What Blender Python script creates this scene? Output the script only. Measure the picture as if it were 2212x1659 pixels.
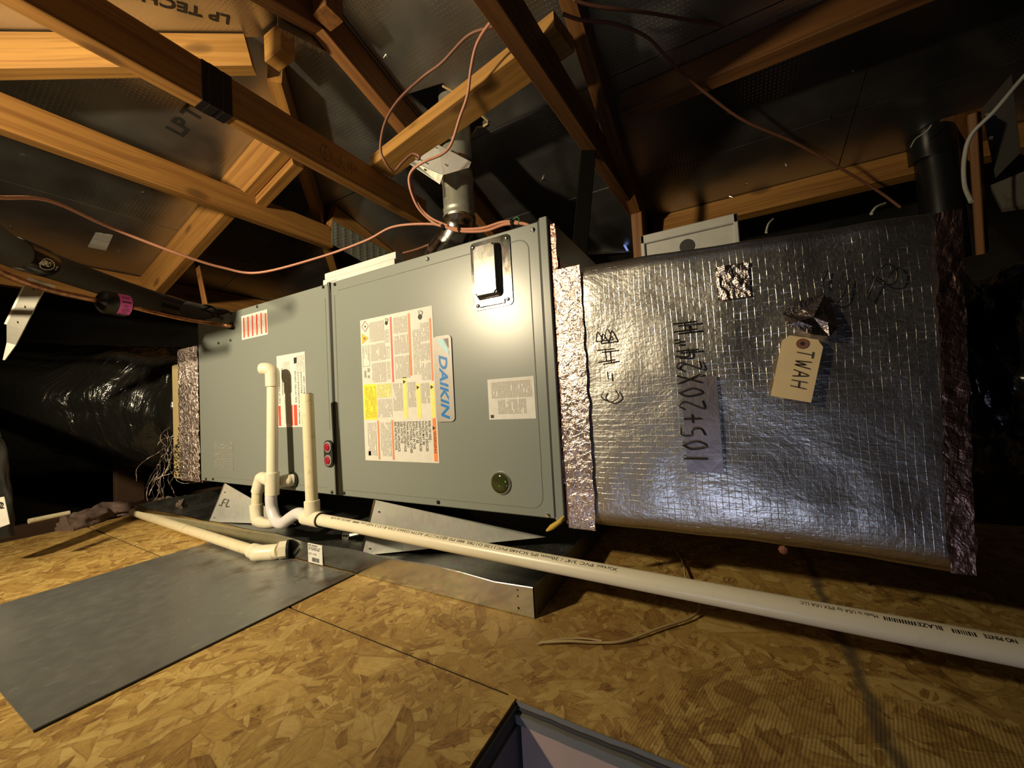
import bpy, bmesh, math, random
from mathutils import Vector, Matrix, Euler, noise
random.seed(7)
S = bpy.context.scene
for o in list(bpy.data.objects): bpy.data.objects.remove(o, do_unlink=True)
COL = S.collection
PI = math.pi

# ---------------------------------------------------------------- camera, light, exposure
cam = bpy.data.cameras.new('camera'); cam.sensor_width = 36.0; cam.sensor_fit = 'HORIZONTAL'
cam.lens = 36.0 * 833.41 / 2212.0; cam.clip_start = 0.01; cam.clip_end = 60
co = bpy.data.objects.new('camera', cam); COL.objects.link(co)
co.location = (0.8521, -0.6315, 0.3519)
co.matrix_world = (Matrix.Translation((0.8521, -0.6315, 0.3519)) @ Matrix.Rotation(0.5002, 4, 'Z') @ Matrix.Rotation(0.0394, 4, 'X')
                   @ Matrix.Rotation(0.0542, 4, 'Y') @ Matrix.Rotation(PI / 2, 4, 'X'))
S.camera = co
S.view_settings.view_transform = 'Standard'; S.view_settings.look = 'None'; S.view_settings.gamma = 1.0
S.view_settings.use_curve_mapping = False; S.view_settings.exposure = 0.0
W = bpy.data.worlds.new('attic_dark'); S.world = W; W.use_nodes = True
W.node_tree.nodes['Background'].inputs[0].default_value = (0.9, 0.75, 0.5, 1); W.node_tree.nodes['Background'].inputs[1].default_value = 0.002

def lamp(name, kind, loc, power, color, radius=0.05, target=None, angle=None, blend=0.5):
    l = bpy.data.lights.new(name, kind); l.energy = power; l.color = color
    if kind == 'AREA': l.size = radius
    else: l.shadow_soft_size = radius
    if angle: l.spot_size = math.radians(angle); l.spot_blend = blend
    o = bpy.data.objects.new(name, l); COL.objects.link(o); o.location = loc
    if target: o.rotation_euler = (Vector(target) - Vector(loc)).to_track_quat('-Z', 'Y').to_euler()
    return o
# the work light that hangs in the attic, left of and behind the photographer
lamp('work_light', 'SPOT', (-0.20, -1.25, 0.875), 140, (1.0, 0.82, 0.53), 0.035, (-0.30, 0.2, 0.60), 122, 1.0)
# cool light coming up out of the room under the attic hatch
lamp('room_light_below', 'AREA', (0.82, -1.12, -0.30), 1.15, (0.66, 0.74, 1.0), 0.2, (0.72, 0.0, 0.12))

# ---------------------------------------------------------------- mesh helpers
class MB:
    def __init__(s): s.v = []; s.f = []
    def add(s, vs, fs):
        b = len(s.v); s.v += [tuple(p) for p in vs]; s.f += [tuple(i + b for i in f) for f in fs]; return s
    def box(s, x0, x1, y0, y1, z0, z1):
        v = [(x, y, z) for x in (x0, x1) for y in (y0, y1) for z in (z0, z1)]
        return s.add(v, [(0, 1, 3, 2), (4, 6, 7, 5), (0, 4, 5, 1), (2, 3, 7, 6), (0, 2, 6, 4), (1, 5, 7, 3)])
    def rbox(s, x0, x1, y0, y1, z0, z1, r=0.002, seg=1):
        bm = bmesh.new(); bmesh.ops.create_cube(bm, size=1)
        for v in bm.verts: v.co = Vector(((x0 + x1) / 2 + v.co.x * (x1 - x0), (y0 + y1) / 2 + v.co.y * (y1 - y0), (z0 + z1) / 2 + v.co.z * (z1 - z0)))
        bmesh.ops.bevel(bm, geom=list(bm.edges), offset=r, segments=seg, affect='EDGES', profile=0.5)
        return s.bm(bm)
    def bm(s, bm):
        bm.verts.index_update()
        s.add([v.co for v in bm.verts], [[v.index for v in f.verts] for f in bm.faces]); bm.free(); return s
    def prism(s, poly, d):
        """closed polygon (3-D points) swept by vector d"""
        n = len(poly); d = Vector(d); a = [Vector(p) for p in poly]
        vs = a + [p + d for p in a]
        return s.add(vs, [tuple(range(n))[::-1], tuple(range(n, 2 * n))] + [(i, (i + 1) % n, n + (i + 1) % n, n + i) for i in range(n)])
    def tube(s, pts, r, n=12, caps=True):
        P = [Vector(p) for p in pts]; R = list(r) if isinstance(r, (list, tuple)) else [r] * len(P)
        if len(R) != len(P):
            k = [i * (len(R) - 1) / (len(P) - 1) for i in range(len(P))]; R = [R[int(a)] + (R[min(int(a) + 1, len(R) - 1)] - R[int(a)]) * (a - int(a)) for a in k]
        t0 = (P[1] - P[0]).normalized(); u = t0.orthogonal().normalized(); vs = []; fs = []
        for i, p in enumerate(P):
            t = ((P[min(i + 1, len(P) - 1)] - P[max(i - 1, 0)])).normalized()
            u = (u - t * u.dot(t)).normalized(); w = t.cross(u)
            vs += [p + (u * math.cos(2 * PI * k / n) + w * math.sin(2 * PI * k / n)) * R[i] for k in range(n)]
        for i in range(len(P) - 1):
            for k in range(n):
                a = i * n + k; b = i * n + (k + 1) % n; fs.append((a, b, b + n, a + n))
        if caps: fs += [tuple(range(n))[::-1], tuple(range(len(vs) - n, len(vs)))]
        return s.add(vs, fs)
    def quad(s, a, b, c, d): return s.add([a, b, c, d], [(0, 1, 2, 3)])
    def screw(s, x, y, z, r=0.0035, h=0.002):
        """domed hex-ish screw head on a face looking to -y"""
        return s.tube([(x, y + 0.001, z), (x, y - h * .55, z), (x, y - h, z)], [r, r, r * .6], 8)
    def mesh(s, name, off=(0, 0, 0), smooth=None):
        o = Vector(off); m = bpy.data.meshes.new(name)
        m.from_pydata([Vector(p) - o for p in s.v], [], s.f); m.update()
        b = bmesh.new(); b.from_mesh(m); bmesh.ops.recalc_face_normals(b, faces=b.faces); b.to_mesh(m); b.free()
        if smooth is not None:
            m.polygons.foreach_set('use_smooth', [True] * len(m.polygons)); m.set_sharp_from_angle(angle=math.radians(smooth))
        return m

def origin_of(o):
    p = Vector((0, 0, 0))
    while o: p += o.location; o = o.parent
    return p
def tag(o, label=None, cat=None, group=None, kind=None):
    if label: o['label'] = label
    if cat: o['category'] = cat
    if group: o['group'] = group
    if kind: o['kind'] = kind
    return o
def thing(name, label, cat, loc=(0, 0, 0), group=None, kind=None):
    o = bpy.data.objects.new(name, None); COL.objects.link(o); o.location = loc; o.empty_display_size = 0.05
    return tag(o, label, cat, group, kind)
def part(name, mb, m, parent=None, smooth=None, label=None, kind=None, loc=None):
    off = origin_of(parent) if parent else Vector(loc or (0, 0, 0))
    me = mb.mesh(name, off, smooth) if isinstance(mb, MB) else mb
    o = bpy.data.objects.new(name, me); COL.objects.link(o)
    if parent: o.parent = parent
    elif loc: o.location = loc
    me.materials.append(m)
    return tag(o, label, None, None, kind)
def catmull(pts, n=8):
    P = [Vector(p) for p in pts]; P = [P[0] * 2 - P[1]] + P + [P[-1] * 2 - P[-2]]; out = []
    for i in range(1, len(P) - 2):
        a, b, c, d = P[i - 1:i + 3]
        for k in range(n):
            t = k / n
            out.append(0.5 * ((2 * b) + (c - a) * t + (2 * a - 5 * b + 4 * c - d) * t * t + (3 * b - a - 3 * c + d) * t ** 3))
    out.append(P[-2]); return out
def text_mesh(s, size, place, bold=0.0, shear=0.0, align='LEFT', spacing=1.0):
    """letters as a flat mesh; place(u, v) maps text coordinates to a point"""
    c = bpy.data.curves.new('t', 'FONT'); c.body = s; c.size = size; c.offset = bold * size; c.shear = shear; c.align_x = align
    c.resolution_u = 3; c.space_character = spacing
    t = bpy.data.objects.new('t', c); COL.objects.link(t)
    dg = bpy.context.evaluated_depsgraph_get(); m = bpy.data.meshes.new_from_object(t.evaluated_get(dg))
    bpy.data.objects.remove(t, do_unlink=True); bpy.data.curves.remove(c)
    mb = MB(); mb.add([place(v.co.x, v.co.y) for v in m.vertices], [list(p.vertices) for p in m.polygons])
    bpy.data.meshes.remove(m); return mb
def plane_map(o, d, u):
    o = Vector(o); d = Vector(d); u = Vector(u)
    return lambda a, b: o + d * a + u * b
def strokes(lines, place, w):
    """marker strokes: every polyline becomes a thin round stroke"""
    mb = MB()
    for l in lines:
        P = [place(*p) for p in l]
        if len(P) > 2: P = catmull(P, 4)
        mb.tube(P, w, 5)
    return mb

# ---------------------------------------------------------------- materials
MATS = {}
class NT:
    def __init__(s, name):
        m = bpy.data.materials.new(name); m.use_nodes = True; s.m = m; s.t = m.node_tree; s.b = s.t.nodes['Principled BSDF']; s.tc = None
    def n(s, typ, **kw):
        x = s.t.nodes.new('ShaderNode' + typ)
        for k, v in kw.items():
            if k.startswith('i_'):
                key = k[2:]; key = int(key) if key.isdigit() else key
                s.set(x.inputs[key], v)
            else: setattr(x, k, v)
        return x
    def set(s, sock, v):
        if hasattr(v, 'is_linked') or hasattr(v, 'links'): s.t.links.new(v, sock)
        else: sock.default_value = v
    def obj(s):
        if not s.tc: s.tc = s.n('TexCoord')
        return s.tc.outputs['Object']
    def map(s, vec, scale=(1, 1, 1), rot=(0, 0, 0), loc=(0, 0, 0)):
        return s.n('Mapping', i_Vector=vec, i_Scale=scale, i_Rotation=rot, i_Location=loc).outputs[0]
    def noise(s, vec, scale, detail=3, rough=0.5, dist=0.0, out=0):
        return s.n('TexNoise', i_Vector=vec, i_Scale=scale, i_Detail=detail, i_Roughness=rough, i_Distortion=dist).outputs[out]
    def math(s, op, a, b=None, c=None, clamp=False):
        x = s.n('Math', operation=op, use_clamp=clamp); s.set(x.inputs[0], a)
        if b is not None: s.set(x.inputs[1], b)
        if c is not None: s.set(x.inputs[2], c)
        return x.outputs[0]
    def ramp(s, fac, stops, interp='LINEAR'):
        x = s.n('ValToRGB'); x.color_ramp.interpolation = interp; e = x.color_ramp.elements
        while len(e) < len(stops): e.new(0.5)
        for k, (p, c) in zip(e, stops): k.position = p; k.color = tuple(c) + (1,) if len(c) == 3 else c
        s.set(x.inputs[0], fac); return x.outputs[0]
    def mix(s, fac, a, b, mode='MIX'):
        x = s.n('MixRGB', blend_type=mode); s.set(x.inputs[0], fac)
        for k, v in ((1, a), (2, b)): s.set(x.inputs[k], tuple(v) + (1,) if isinstance(v, (tuple, list)) and len(v) == 3 else v)
        return x.outputs[0]
    def bump(s, h, strength=0.3, dist=0.002, normal=None):
        x = s.n('Bump', i_Height=h, i_Strength=strength, i_Distance=dist)
        if normal: s.set(x.inputs['Normal'], normal)
        return x.outputs[0]
    def sep(s, v):
        return s.n('SeparateXYZ', i_0=v).outputs
    def out(s, col=None, rough=None, metal=None, normal=None, **kw):
        for k, v in (('Base Color', col), ('Roughness', rough), ('Metallic', metal), ('Normal', normal)):
            if v is None: continue
            if isinstance(v, (tuple, list)) and len(v) == 3: v = tuple(v) + (1,)
            s.set(s.b.inputs[k], v)
        for k, v in kw.items(): s.set(s.b.inputs[k.replace('_', ' ')], v)
        MATS[s.m.name] = s.m; return s.m

def simple(name, col, rough=0.6, metal=0.0, var=0.12, nscale=60, bump=0.0, **kw):
    t = NT(name); f = t.noise(t.obj(), nscale, 4)
    c = t.mix(f, tuple(x * (1 - var) for x in col), tuple(min(1, x * (1 + var)) for x in col))
    return t.out(c, rough, metal, t.bump(f, bump, 0.001) if bump else None, **kw)
def wood(name, light, dark, rough=0.65, ring=1.0):
    t = NT(name); info = t.n('ObjectInfo')
    off = t.n('CombineXYZ', i_X=t.math('MULTIPLY', info.outputs['Random'], 17.0), i_Y=t.math('MULTIPLY', info.outputs['Random'], 5.0), i_Z=0.0).outputs[0]
    v = t.n('VectorMath', operation='ADD', i_0=t.obj(), i_1=off).outputs[0]
    warp = t.noise(t.map(v, (1.4, 6, 6)), 1.0, 2, 0.5, 0.0, 1)
    v2 = t.mix(0.045, v, warp, 'ADD')
    g = t.noise(t.map(v2, (1.0, 70, 70)), 1.0, 4, 0.55)
    fine = t.noise(t.map(v2, (6, 320, 320)), 1.0, 2)
    blot = t.noise(t.map(v, (3, 9, 9)), 1.0, 3)
    # knots: sparse cells
    vo = t.n('TexVoronoi', i_Vector=t.map(v, (4.2, 9, 9)), i_Scale=1.0, i_Randomness=1.0)
    kn = t.ramp(vo.outputs['Distance'], [(0.0, (1, 1, 1)), (0.1, (.75, .75, .75)), (0.17, (0, 0, 0))])
    f = t.math('ADD', t.math('MULTIPLY', g, 0.8), t.math('MULTIPLY', fine, 0.25))
    c = t.ramp(f, [(0.36, dark), (0.58, light), (0.72, tuple(min(1, x * 1.12) for x in light))])
    c = t.mix(t.math('MULTIPLY', blot, 0.35), c, tuple(x * .62 for x in dark), 'MIX')
    c = t.mix(t.math('MULTIPLY', kn, 0.75), c, tuple(x * .35 for x in dark))
    return t.out(c, rough, 0, t.bump(f, 0.25, 0.0015))

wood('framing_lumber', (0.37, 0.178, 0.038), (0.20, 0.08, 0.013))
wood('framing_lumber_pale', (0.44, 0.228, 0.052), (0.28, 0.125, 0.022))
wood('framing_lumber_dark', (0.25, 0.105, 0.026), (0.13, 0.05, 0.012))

def osb():
    t = NT('osb_flakes'); p = t.obj()
    w = t.noise(p, 7.0, 2, 0.5, 0, 1); pw = t.mix(0.05, p, w, 'ADD')
    layers = []
    for i, (ang, sc, off) in enumerate(((0.35, (19, 46, 1), 0), (1.25, (16, 40, 1), 3.1), (2.3, (28, 72, 1), 7.7), (2.9, (13, 30, 1), 12.3), (0.8, (40, 100, 1), 5.9), (1.9, (60, 150, 1), 2.2))):
        r = t.map(pw, (1, 1, 0), (0, 0, ang), (off, off * .7, 0)); q = t.map(r, sc)
        vo = t.n('TexVoronoi', i_Vector=q, i_Scale=1.0, i_Randomness=1.0)
        c = t.sep(vo.outputs['Color'])
        grain = t.noise(t.map(r, (14, 380, 1)), 1.0, 2)
        edge = t.n('TexVoronoi', feature='DISTANCE_TO_EDGE', i_Vector=q, i_Scale=1.0, i_Randomness=1.0).outputs['Distance']
        layers.append((c[0], c[1], grain, edge))
    tone, top, gr, ed = layers[0]
    for a, b, g, e in layers[1:]:
        m = t.math('GREATER_THAN', b, top)
        tone = t.mix(m, tone, a); gr = t.mix(m, gr, g); ed = t.mix(m, ed, e); top = t.math('MAXIMUM', b, top)
    tone2 = t.math('ADD', t.math('MULTIPLY', tone, 0.56), t.math('ADD', t.math('MULTIPLY', gr, 0.42), t.math('MULTIPLY', t.math('SUBTRACT', t.noise(p, 42, 6, 0.75, 1.2), 0.5), 0.85)))
    c = t.ramp(tone2, [(0.06, (0.12, 0.056, 0.013)), (0.22, (0.29, 0.162, 0.040)), (0.40, (0.42, 0.262, 0.068)), (0.62, (0.53, 0.355, 0.104)), (0.90, (0.67, 0.49, 0.18))])
    line = t.ramp(ed, [(0.0, (1, 1, 1)), (0.06, (0, 0, 0))])
    c = t.mix(t.math('MULTIPLY', line, 0.38), c, (0.13, 0.06, 0.02))
    big = t.noise(p, 2.4, 4, 0.6); c = t.mix(t.ramp(big, [(0.42, (0, 0, 0)), (0.72, (.55, .55, .55))]), c, (0.17, 0.088, 0.026))
    spk = t.noise(t.map(p, (1, 2.2, 1), (0, 0, 0.5)), 60, 3); c = t.mix(t.ramp(spk, [(0.69, (0, 0, 0)), (0.76, (.7, .7, .7))]), c, (0.07, 0.035, 0.012))
    # grey sealant smear across the right-hand sheets
    xyz = t.sep(p); wob = t.math('MULTIPLY', t.math('SUBTRACT', t.noise(p, 13, 4), 0.5), 0.045)
    dx = t.math('ABSOLUTE', t.math('SUBTRACT', t.math('ADD', xyz[0], wob), 0.972))
    sm = t.ramp(dx, [(0.0, (.85, .85, .85)), (0.005, (.7, .7, .7)), (0.010, (0, 0, 0))])
    c = t.mix(sm, c, (0.09, 0.075, 0.05))
    # screen-pressed ridges of the rough side
    wv = t.n('TexWave', wave_type='BANDS', bands_direction='X', i_Vector=t.map(p, (1, 1, 1), (0, 0, 0.25)), i_Scale=95.0, i_Distortion=0.6).outputs[1]
    msk = t.ramp(t.noise(p, 3.3, 2), [(0.5, (0, 0, 0)), (0.62, (1, 1, 1))])
    wvm = t.math('MULTIPLY', wv, t.math('MULTIPLY', msk, t.math('MULTIPLY', t.math('GREATER_THAN', xyz[0], 0.45), t.math('LESS_THAN', xyz[1], -0.05))))
    c = t.mix(t.math('MULTIPLY', wvm, 0.25), c, (0.16, 0.08, 0.025))
    h = t.math('ADD', t.math('MULTIPLY', tone, 0.5), t.math('ADD', t.math('MULTIPLY', gr, 0.3), t.math('MULTIPLY', wvm, 0.45)))
    return t.out(c, 0.62, 0, t.bump(h, 0.45, 0.0015))
osb()

def foil_deck():
    t = NT('perforated_foil'); p = t.obj(); s = t.sep(p)
    cells = t.n('CombineXYZ', i_X=t.math('FRACT', t.math('MULTIPLY', s[0], 96.0)), i_Y=t.math('FRACT', t.math('MULTIPLY', s[1], 96.0)), i_Z=0.0).outputs[0]
    d = t.n('VectorMath', operation='DISTANCE', i_0=cells, i_1=(0.5, 0.5, 0)).outputs['Value']
    dot = t.ramp(d, [(0.08, (1, 1, 1)), (0.22, (0, 0, 0))])
    pat = t.ramp(t.noise(p, 4.0, 3), [(0.44, (0, 0, 0)), (0.66, (1, 1, 1))])
    wr = t.noise(p, 16, 4, 0.6); fine = t.noise(p, 190, 3, 0.7)
    h = t.math('ADD', t.math('MULTIPLY', wr, 0.7), t.math('MULTIPLY', fine, 0.35))
    col = t.mix(t.ramp(t.noise(p, 3.0, 4), [(0.35, (0, 0, 0)), (0.7, (1, 1, 1))]), (0.42, 0.42, 0.41), (0.60, 0.595, 0.575))
    ro = t.ramp(t.noise(p, 6, 3), [(0.3, (0.28, 0.28, 0.28)), (0.7, (0.42, 0.42, 0.42))])
    return t.out(col, ro, 0.96, t.bump(t.math('MULTIPLY', dot, pat), 0.6, 0.0012, t.bump(h, 0.2, 0.0012)))
foil_deck()

def foil_scrim(name, col, pitch=0.0083, wrinkle=0.5):
    """foil-scrim-kraft facing: fine reinforcement grid pressed through aluminium foil"""
    t = NT(name); p = t.obj(); s = t.sep(p); k = 1.0 / pitch
    wob = t.math('MULTIPLY', t.noise(p, 5, 2), 0.012)
    def line(v, wd, kk):
        f = t.math('ABSOLUTE', t.math('SUBTRACT', t.math('FRACT', t.math('MULTIPLY', t.math('ADD', v, wob), kk)), 0.5))
        return t.ramp(f, [(0.0, (1, 1, 1)), (wd, (0, 0, 0))])
    brk = t.ramp(t.noise(p, 85, 3, 0.6), [(0.42, (.15, .15, .15)), (0.62, (1, 1, 1))])
    lx = line(s[0], 0.06, k); lz = line(s[2], 0.05, k * .96)
    g = t.math('MULTIPLY', t.math('MAXIMUM', lx, lz), brk)
    wr = t.noise(t.map(p, (1, 1, 1.6)), 9, 5, 0.62, 0.4); cr = t.noise(p, 60, 4, 0.65, 0.6); fine = t.noise(p, 260, 2)
    h = t.math('ADD', t.math('MULTIPLY', g, 0.26), t.math('ADD', t.math('MULTIPLY', wr, 7.5 * wrinkle), t.math('ADD', t.math('MULTIPLY', cr, 0.9 * wrinkle), t.math('MULTIPLY', fine, 0.25))))
    c = t.mix(t.noise(p, 14, 4), tuple(x * .78 for x in col), col)
    return t.out(c, 0.33, 1.0, t.bump(h, 0.55, 0.0016))
foil_scrim('duct_wrap_foil', (0.72, 0.69, 0.65))
def foil_tape(name, col, rough=0.16, scale=45, strength=0.9):
    t = NT(name); p = t.obj()
    a = t.noise(p, scale, 4, 0.6, 1.2); b = t.noise(t.map(p, (1, 1, .3), (0, .5, 0)), scale * 2.6, 4, 0.65, 1.6)
    vo = t.n('TexVoronoi', feature='DISTANCE_TO_EDGE', i_Vector=t.mix(0.02, p, t.noise(p, 30, 2, 0.5, 0, 1), 'ADD'), i_Scale=scale * 1.3).outputs['Distance']
    h = t.math('ADD', t.math('MULTIPLY', a, 1.2), t.math('ADD', t.math('MULTIPLY', b, 0.5), t.math('MULTIPLY', t.math('MINIMUM', vo, 0.12), 1.3)))
    c = t.mix(t.ramp(t.noise(p, 11, 3), [(0.4, (0, 0, 0)), (0.65, (1, 1, 1))]), tuple(x * .55 for x in col), col)
    return t.out(c, rough, 1.0, t.bump(h, strength, 0.004))
foil_tape('foil_tape', (0.90, 0.74, 0.68), 0.24, 75, 0.42); foil_tape('foil_tape_sparkle', (0.95, 0.80, 0.76), 0.30, 70, 1.0)
foil_tape('foil_tape_dull', (0.40, 0.24, 0.20), 0.32, 60, 0.32)
foil_tape('foil_smooth', (0.74, 0.66, 0.70), 0.36, 30, 0.10)
def galv(name, col, rough=0.3, streak=0.25, metal=1.0):
    t = NT(name); p = t.obj()
    a = t.noise(p, 9, 5, 0.6, 0.5); b = t.noise(t.map(p, (3, 1, 1)), 55, 3)
    vo = t.n('TexVoronoi', i_Vector=p, i_Scale=70).outputs['Color']
    c = t.mix(a, tuple(x * (1 - streak) for x in col), col); c = t.mix(0.12, c, vo, 'SOFT_LIGHT')
    ro = t.ramp(t.math('ADD', t.math('MULTIPLY', a, .6), t.math('MULTIPLY', b, .4)), [(0.3, (rough * .7,) * 3), (0.7, (rough * 1.35,) * 3)])
    return t.out(c, ro, metal, t.bump(t.math('ADD', a, t.math('MULTIPLY', b, .15)), 0.10, 0.003))
galv('galvanized_steel', (0.62, 0.60, 0.55), 0.22); galv('stand_metal', (0.74, 0.74, 0.70), 0.5, 0.1, 0.45); galv('galvanized_dull', (0.34, 0.345, 0.33), 0.42, 0.35)
galv('flue_metal', (0.50, 0.50, 0.42), 0.42, 0.35, 0.6); galv('plate_metal', (0.33, 0.33, 0.28), 0.45, 0.25, 0.4); galv('bright_steel', (0.72, 0.71, 0.67), 0.2, 0.15); galv('cover_steel', (0.36, 0.35, 0.33), 0.12, 0.3); galv('cover_matte', (0.16, 0.155, 0.145), 0.26, 0.25, 0.8); galv('pan_metal', (0.70, 0.70, 0.65), 0.16, 0.2)
def sheet_metal():
    t = NT('floor_sheet_metal'); p = t.obj()
    a = t.noise(p, 5, 5, 0.62, 0.4); b = t.noise(p, 38, 4, 0.6)
    c = t.mix(a, (0.25, 0.26, 0.255), (0.39, 0.395, 0.38))
    s = t.sep(p)
    dirt = t.ramp(t.noise(p, 10, 5, 0.65), [(0.47, (0, 0, 0)), (0.60, (1, 1, 1))])
    edge = t.ramp(t.math('ADD', s[1], 0.45), [(0.20, (0, 0, 0)), (0.30, (1, 1, 1))])   # rusty, wet patch close to the pan
    c = t.mix(t.math('MULTIPLY', t.math('MULTIPLY', dirt, edge), 0.75), c, (0.13, 0.075, 0.03))
    scr = t.ramp(t.noise(t.map(p, (2, 1, 1), (0, 0, 0.6)), 30, 3), [(0.66, (0, 0, 0)), (0.7, (1, 1, 1))])
    c = t.mix(t.math('MULTIPLY', scr, 0.3), c, (0.6, 0.6, 0.56))
    ro = t.ramp(b, [(0.3, (0.26, 0.26, 0.26)), (0.7, (0.42, 0.42, 0.42))])
    return t.out(c, ro, 0.7, t.bump(t.math('ADD', t.math('MULTIPLY', a, 1.5), t.math('MULTIPLY', b, .2)), 0.25, 0.004))
sheet_metal()
def painted_steel():
    t = NT('grey_painted_steel'); p = t.obj(); f = t.noise(p, 700, 2); g = t.noise(p, 6, 3)
    c = t.mix(g, (0.205, 0.226, 0.207), (0.218, 0.24, 0.22))
    return t.out(c, 0.31, 0.0, t.bump(f, 0.05, 0.0004), Specular_IOR_Level=0.55)
painted_steel()
simple('grey_steel_groove', (0.19, 0.20, 0.18), 0.45)
simple('black_gasket', (0.012, 0.013, 0.012), 0.55)
simple('black_screw', (0.025, 0.025, 0.022), 0.35, 0.6)
simple('chrome_screw', (0.75, 0.75, 0.70), 0.2, 1.0)
def pvc(name, col, dirt=0.3):
    t = NT(name); p = t.obj()
    a = t.noise(p, 45, 4, 0.65); b = t.noise(p, 11, 3)
    c = t.mix(b, col, tuple(x * .93 for x in col))
    c = t.mix(t.math('MULTIPLY', t.ramp(a, [(0.56, (0, 0, 0)), (0.75, (1, 1, 1))]), dirt), c, (0.30, 0.22, 0.11))
    return t.out(c, 0.33, 0, None, Specular_IOR_Level=0.5)
pvc('pvc_white', (0.78, 0.72, 0.55), 0.12); pvc('pvc_used', (0.74, 0.66, 0.46), 0.6); pvc('pvc_fitting', (0.77, 0.71, 0.55), 0.3)
pvc('pvc_lavender', (0.66, 0.64, 0.66), 0.05)
simple('black_foam', (0.055, 0.052, 0.046), 0.75, 0, 0.35, 40, 0.3)
simple('black_rubber', (0.012, 0.012, 0.011), 0.35)
def black_plastic():
    t = NT('black_poly_wrap'); p = t.obj()
    a = t.noise(t.map(p, (3.0, 1, 1)), 7, 4, 0.55, 1.2); b = t.noise(p, 60, 3, 0.6, 0.6)
    return t.out((0.008, 0.008, 0.007), 0.2, 0, t.bump(t.math('ADD', a, t.math('MULTIPLY', b, .06)), 0.55, 0.02), Specular_IOR_Level=0.5)
black_plastic()
def copper(name, col, rough):
    t = NT(name); p = t.obj(); a = t.noise(p, 60, 4, 0.6)
    return t.out(t.mix(t.ramp(a, [(0.4, (0, 0, 0)), (0.7, (1, 1, 1))]), col, tuple(x * .35 for x in col)), rough, 0.8)
copper('copper_line', (0.62, 0.30, 0.15), 0.4)
simple('thermostat_wire', (0.45, 0.205, 0.13), 0.5); simple('thermostat_wire_dark', (0.20, 0.085, 0.05), 0.5)
simple('beige_cable', (0.45, 0.34, 0.17), 0.55); simple('grey_cable', (0.42, 0.42, 0.36), 0.5)
simple('white_paint', (0.80, 0.78, 0.70), 0.45); simple('hanger_metal', (0.36, 0.35, 0.31), 0.45); simple('shaded_wood', (0.055, 0.026, 0.011), 0.8); simple('paper_white', (0.64, 0.63, 0.59), 0.7); simple('manila_card', (0.75, 0.58, 0.32), 0.8)
simple('paper_cream', (0.80, 0.77, 0.64), 0.7)
simple('ink_black', (0.015, 0.014, 0.013), 0.6); simple('marker_ink', (0.02, 0.016, 0.014), 0.4); simple('ink_grey', (0.30, 0.29, 0.26), 0.7); simple('ink_dark_grey', (0.07, 0.068, 0.06), 0.7)
simple('label_red', (0.55, 0.07, 0.045), 0.6); simple('label_orange', (0.80, 0.22, 0.05), 0.6); simple('label_pink_red', (0.62, 0.13, 0.12), 0.6)
simple('label_rust', (0.62, 0.24, 0.12), 0.6); simple('label_yellow', (0.85, 0.70, 0.05), 0.6); simple('label_amber', (0.80, 0.42, 0.05), 0.6)
simple('label_yellow_soft', (0.80, 0.70, 0.20), 0.6); simple('label_hot_pink', (0.95, 0.13, 0.56), 0.55)
simple('badge_silver', (0.37, 0.35, 0.33), 0.45, 0.2); simple('badge_blue', (0.012, 0.17, 0.50), 0.4); simple('badge_cyan', (0.33, 0.60, 0.66), 0.4); simple('badge_dark', (0.10, 0.10, 0.09), 0.4)
simple('tape_black', (0.012, 0.010, 0.010), 0.25, 0, 0.2, 30, 0.0)
simple('cap_red', (0.27, 0.008, 0.025), 0.35); simple('cap_ring', (0.33, 0.31, 0.29), 0.35, 0.3)
simple('violet_shade', (0.16, 0.14, 0.165), 0.6); simple('hatch_plaster', (0.46, 0.33, 0.29), 0.8, 0, 0.15, 30); simple('hatch_trim_grey', (0.17, 0.17, 0.165), 0.75, 0, 0.2, 25, 0.2)
simple('insulation_wool', (0.14, 0.095, 0.08), 0.95, 0, 0.3, 90, 0.6); simple('duct_board', (0.42, 0.33, 0.16), 0.85, 0, 0.2, 80, 0.3)
simple('dark_hole', (0.004, 0.004, 0.004), 0.9); simple('torn_edge', (0.65, 0.47, 0.22), 0.8)
simple('ring_brown', (0.22, 0.085, 0.05), 0.7); simple('hatch_dark', (0.055, 0.052, 0.056), 0.8); simple('yellow_foam', (0.55, 0.37, 0.05), 0.7); simple('dark_subfloor', (0.03, 0.02, 0.012), 0.9)
simple('grey_box_paint', (0.42, 0.42, 0.40), 0.45); simple('shaded_metal', (0.13, 0.12, 0.10), 0.5); simple('dark_strap', (0.006, 0.0055, 0.0045), 0.6, Specular_IOR_Level=0.08); simple('black_pipe', (0.01, 0.01, 0.01), 0.3)
def fine_print(name, paper, ink, pitch=0.0042, along='Z', dens=0.42, amount=0.75):
    t = NT(name); s = t.sep(t.obj()); a, b = (s[0], s[2]) if along == 'Z' else (s[2], s[0])
    k = t.math('MULTIPLY', a, 1.0 / pitch); row = t.math('FLOOR', k); fr = t.math('FRACT', k)
    on = t.math('LESS_THAN', fr, 0.55)
    q = t.n('CombineXYZ', i_X=t.math('MULTIPLY', row, 7.31), i_Y=t.math('MULTIPLY', b, 900.0), i_Z=0.0).outputs[0]
    w = t.math('GREATER_THAN', t.noise(q, 1.0, 1), dens)
    q2 = t.n('CombineXYZ', i_X=t.math('MULTIPLY', row, 3.7), i_Y=t.math('MULTIPLY', b, 45.0), i_Z=0.0).outputs[0]
    w2 = t.math('GREATER_THAN', t.noise(q2, 1.0, 1), 0.36)
    f = t.math('MULTIPLY', t.math('MULTIPLY', on, t.math('MULTIPLY', w, w2)), amount)
    return t.out(t.mix(f, paper, ink), 0.7, 0)
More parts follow.
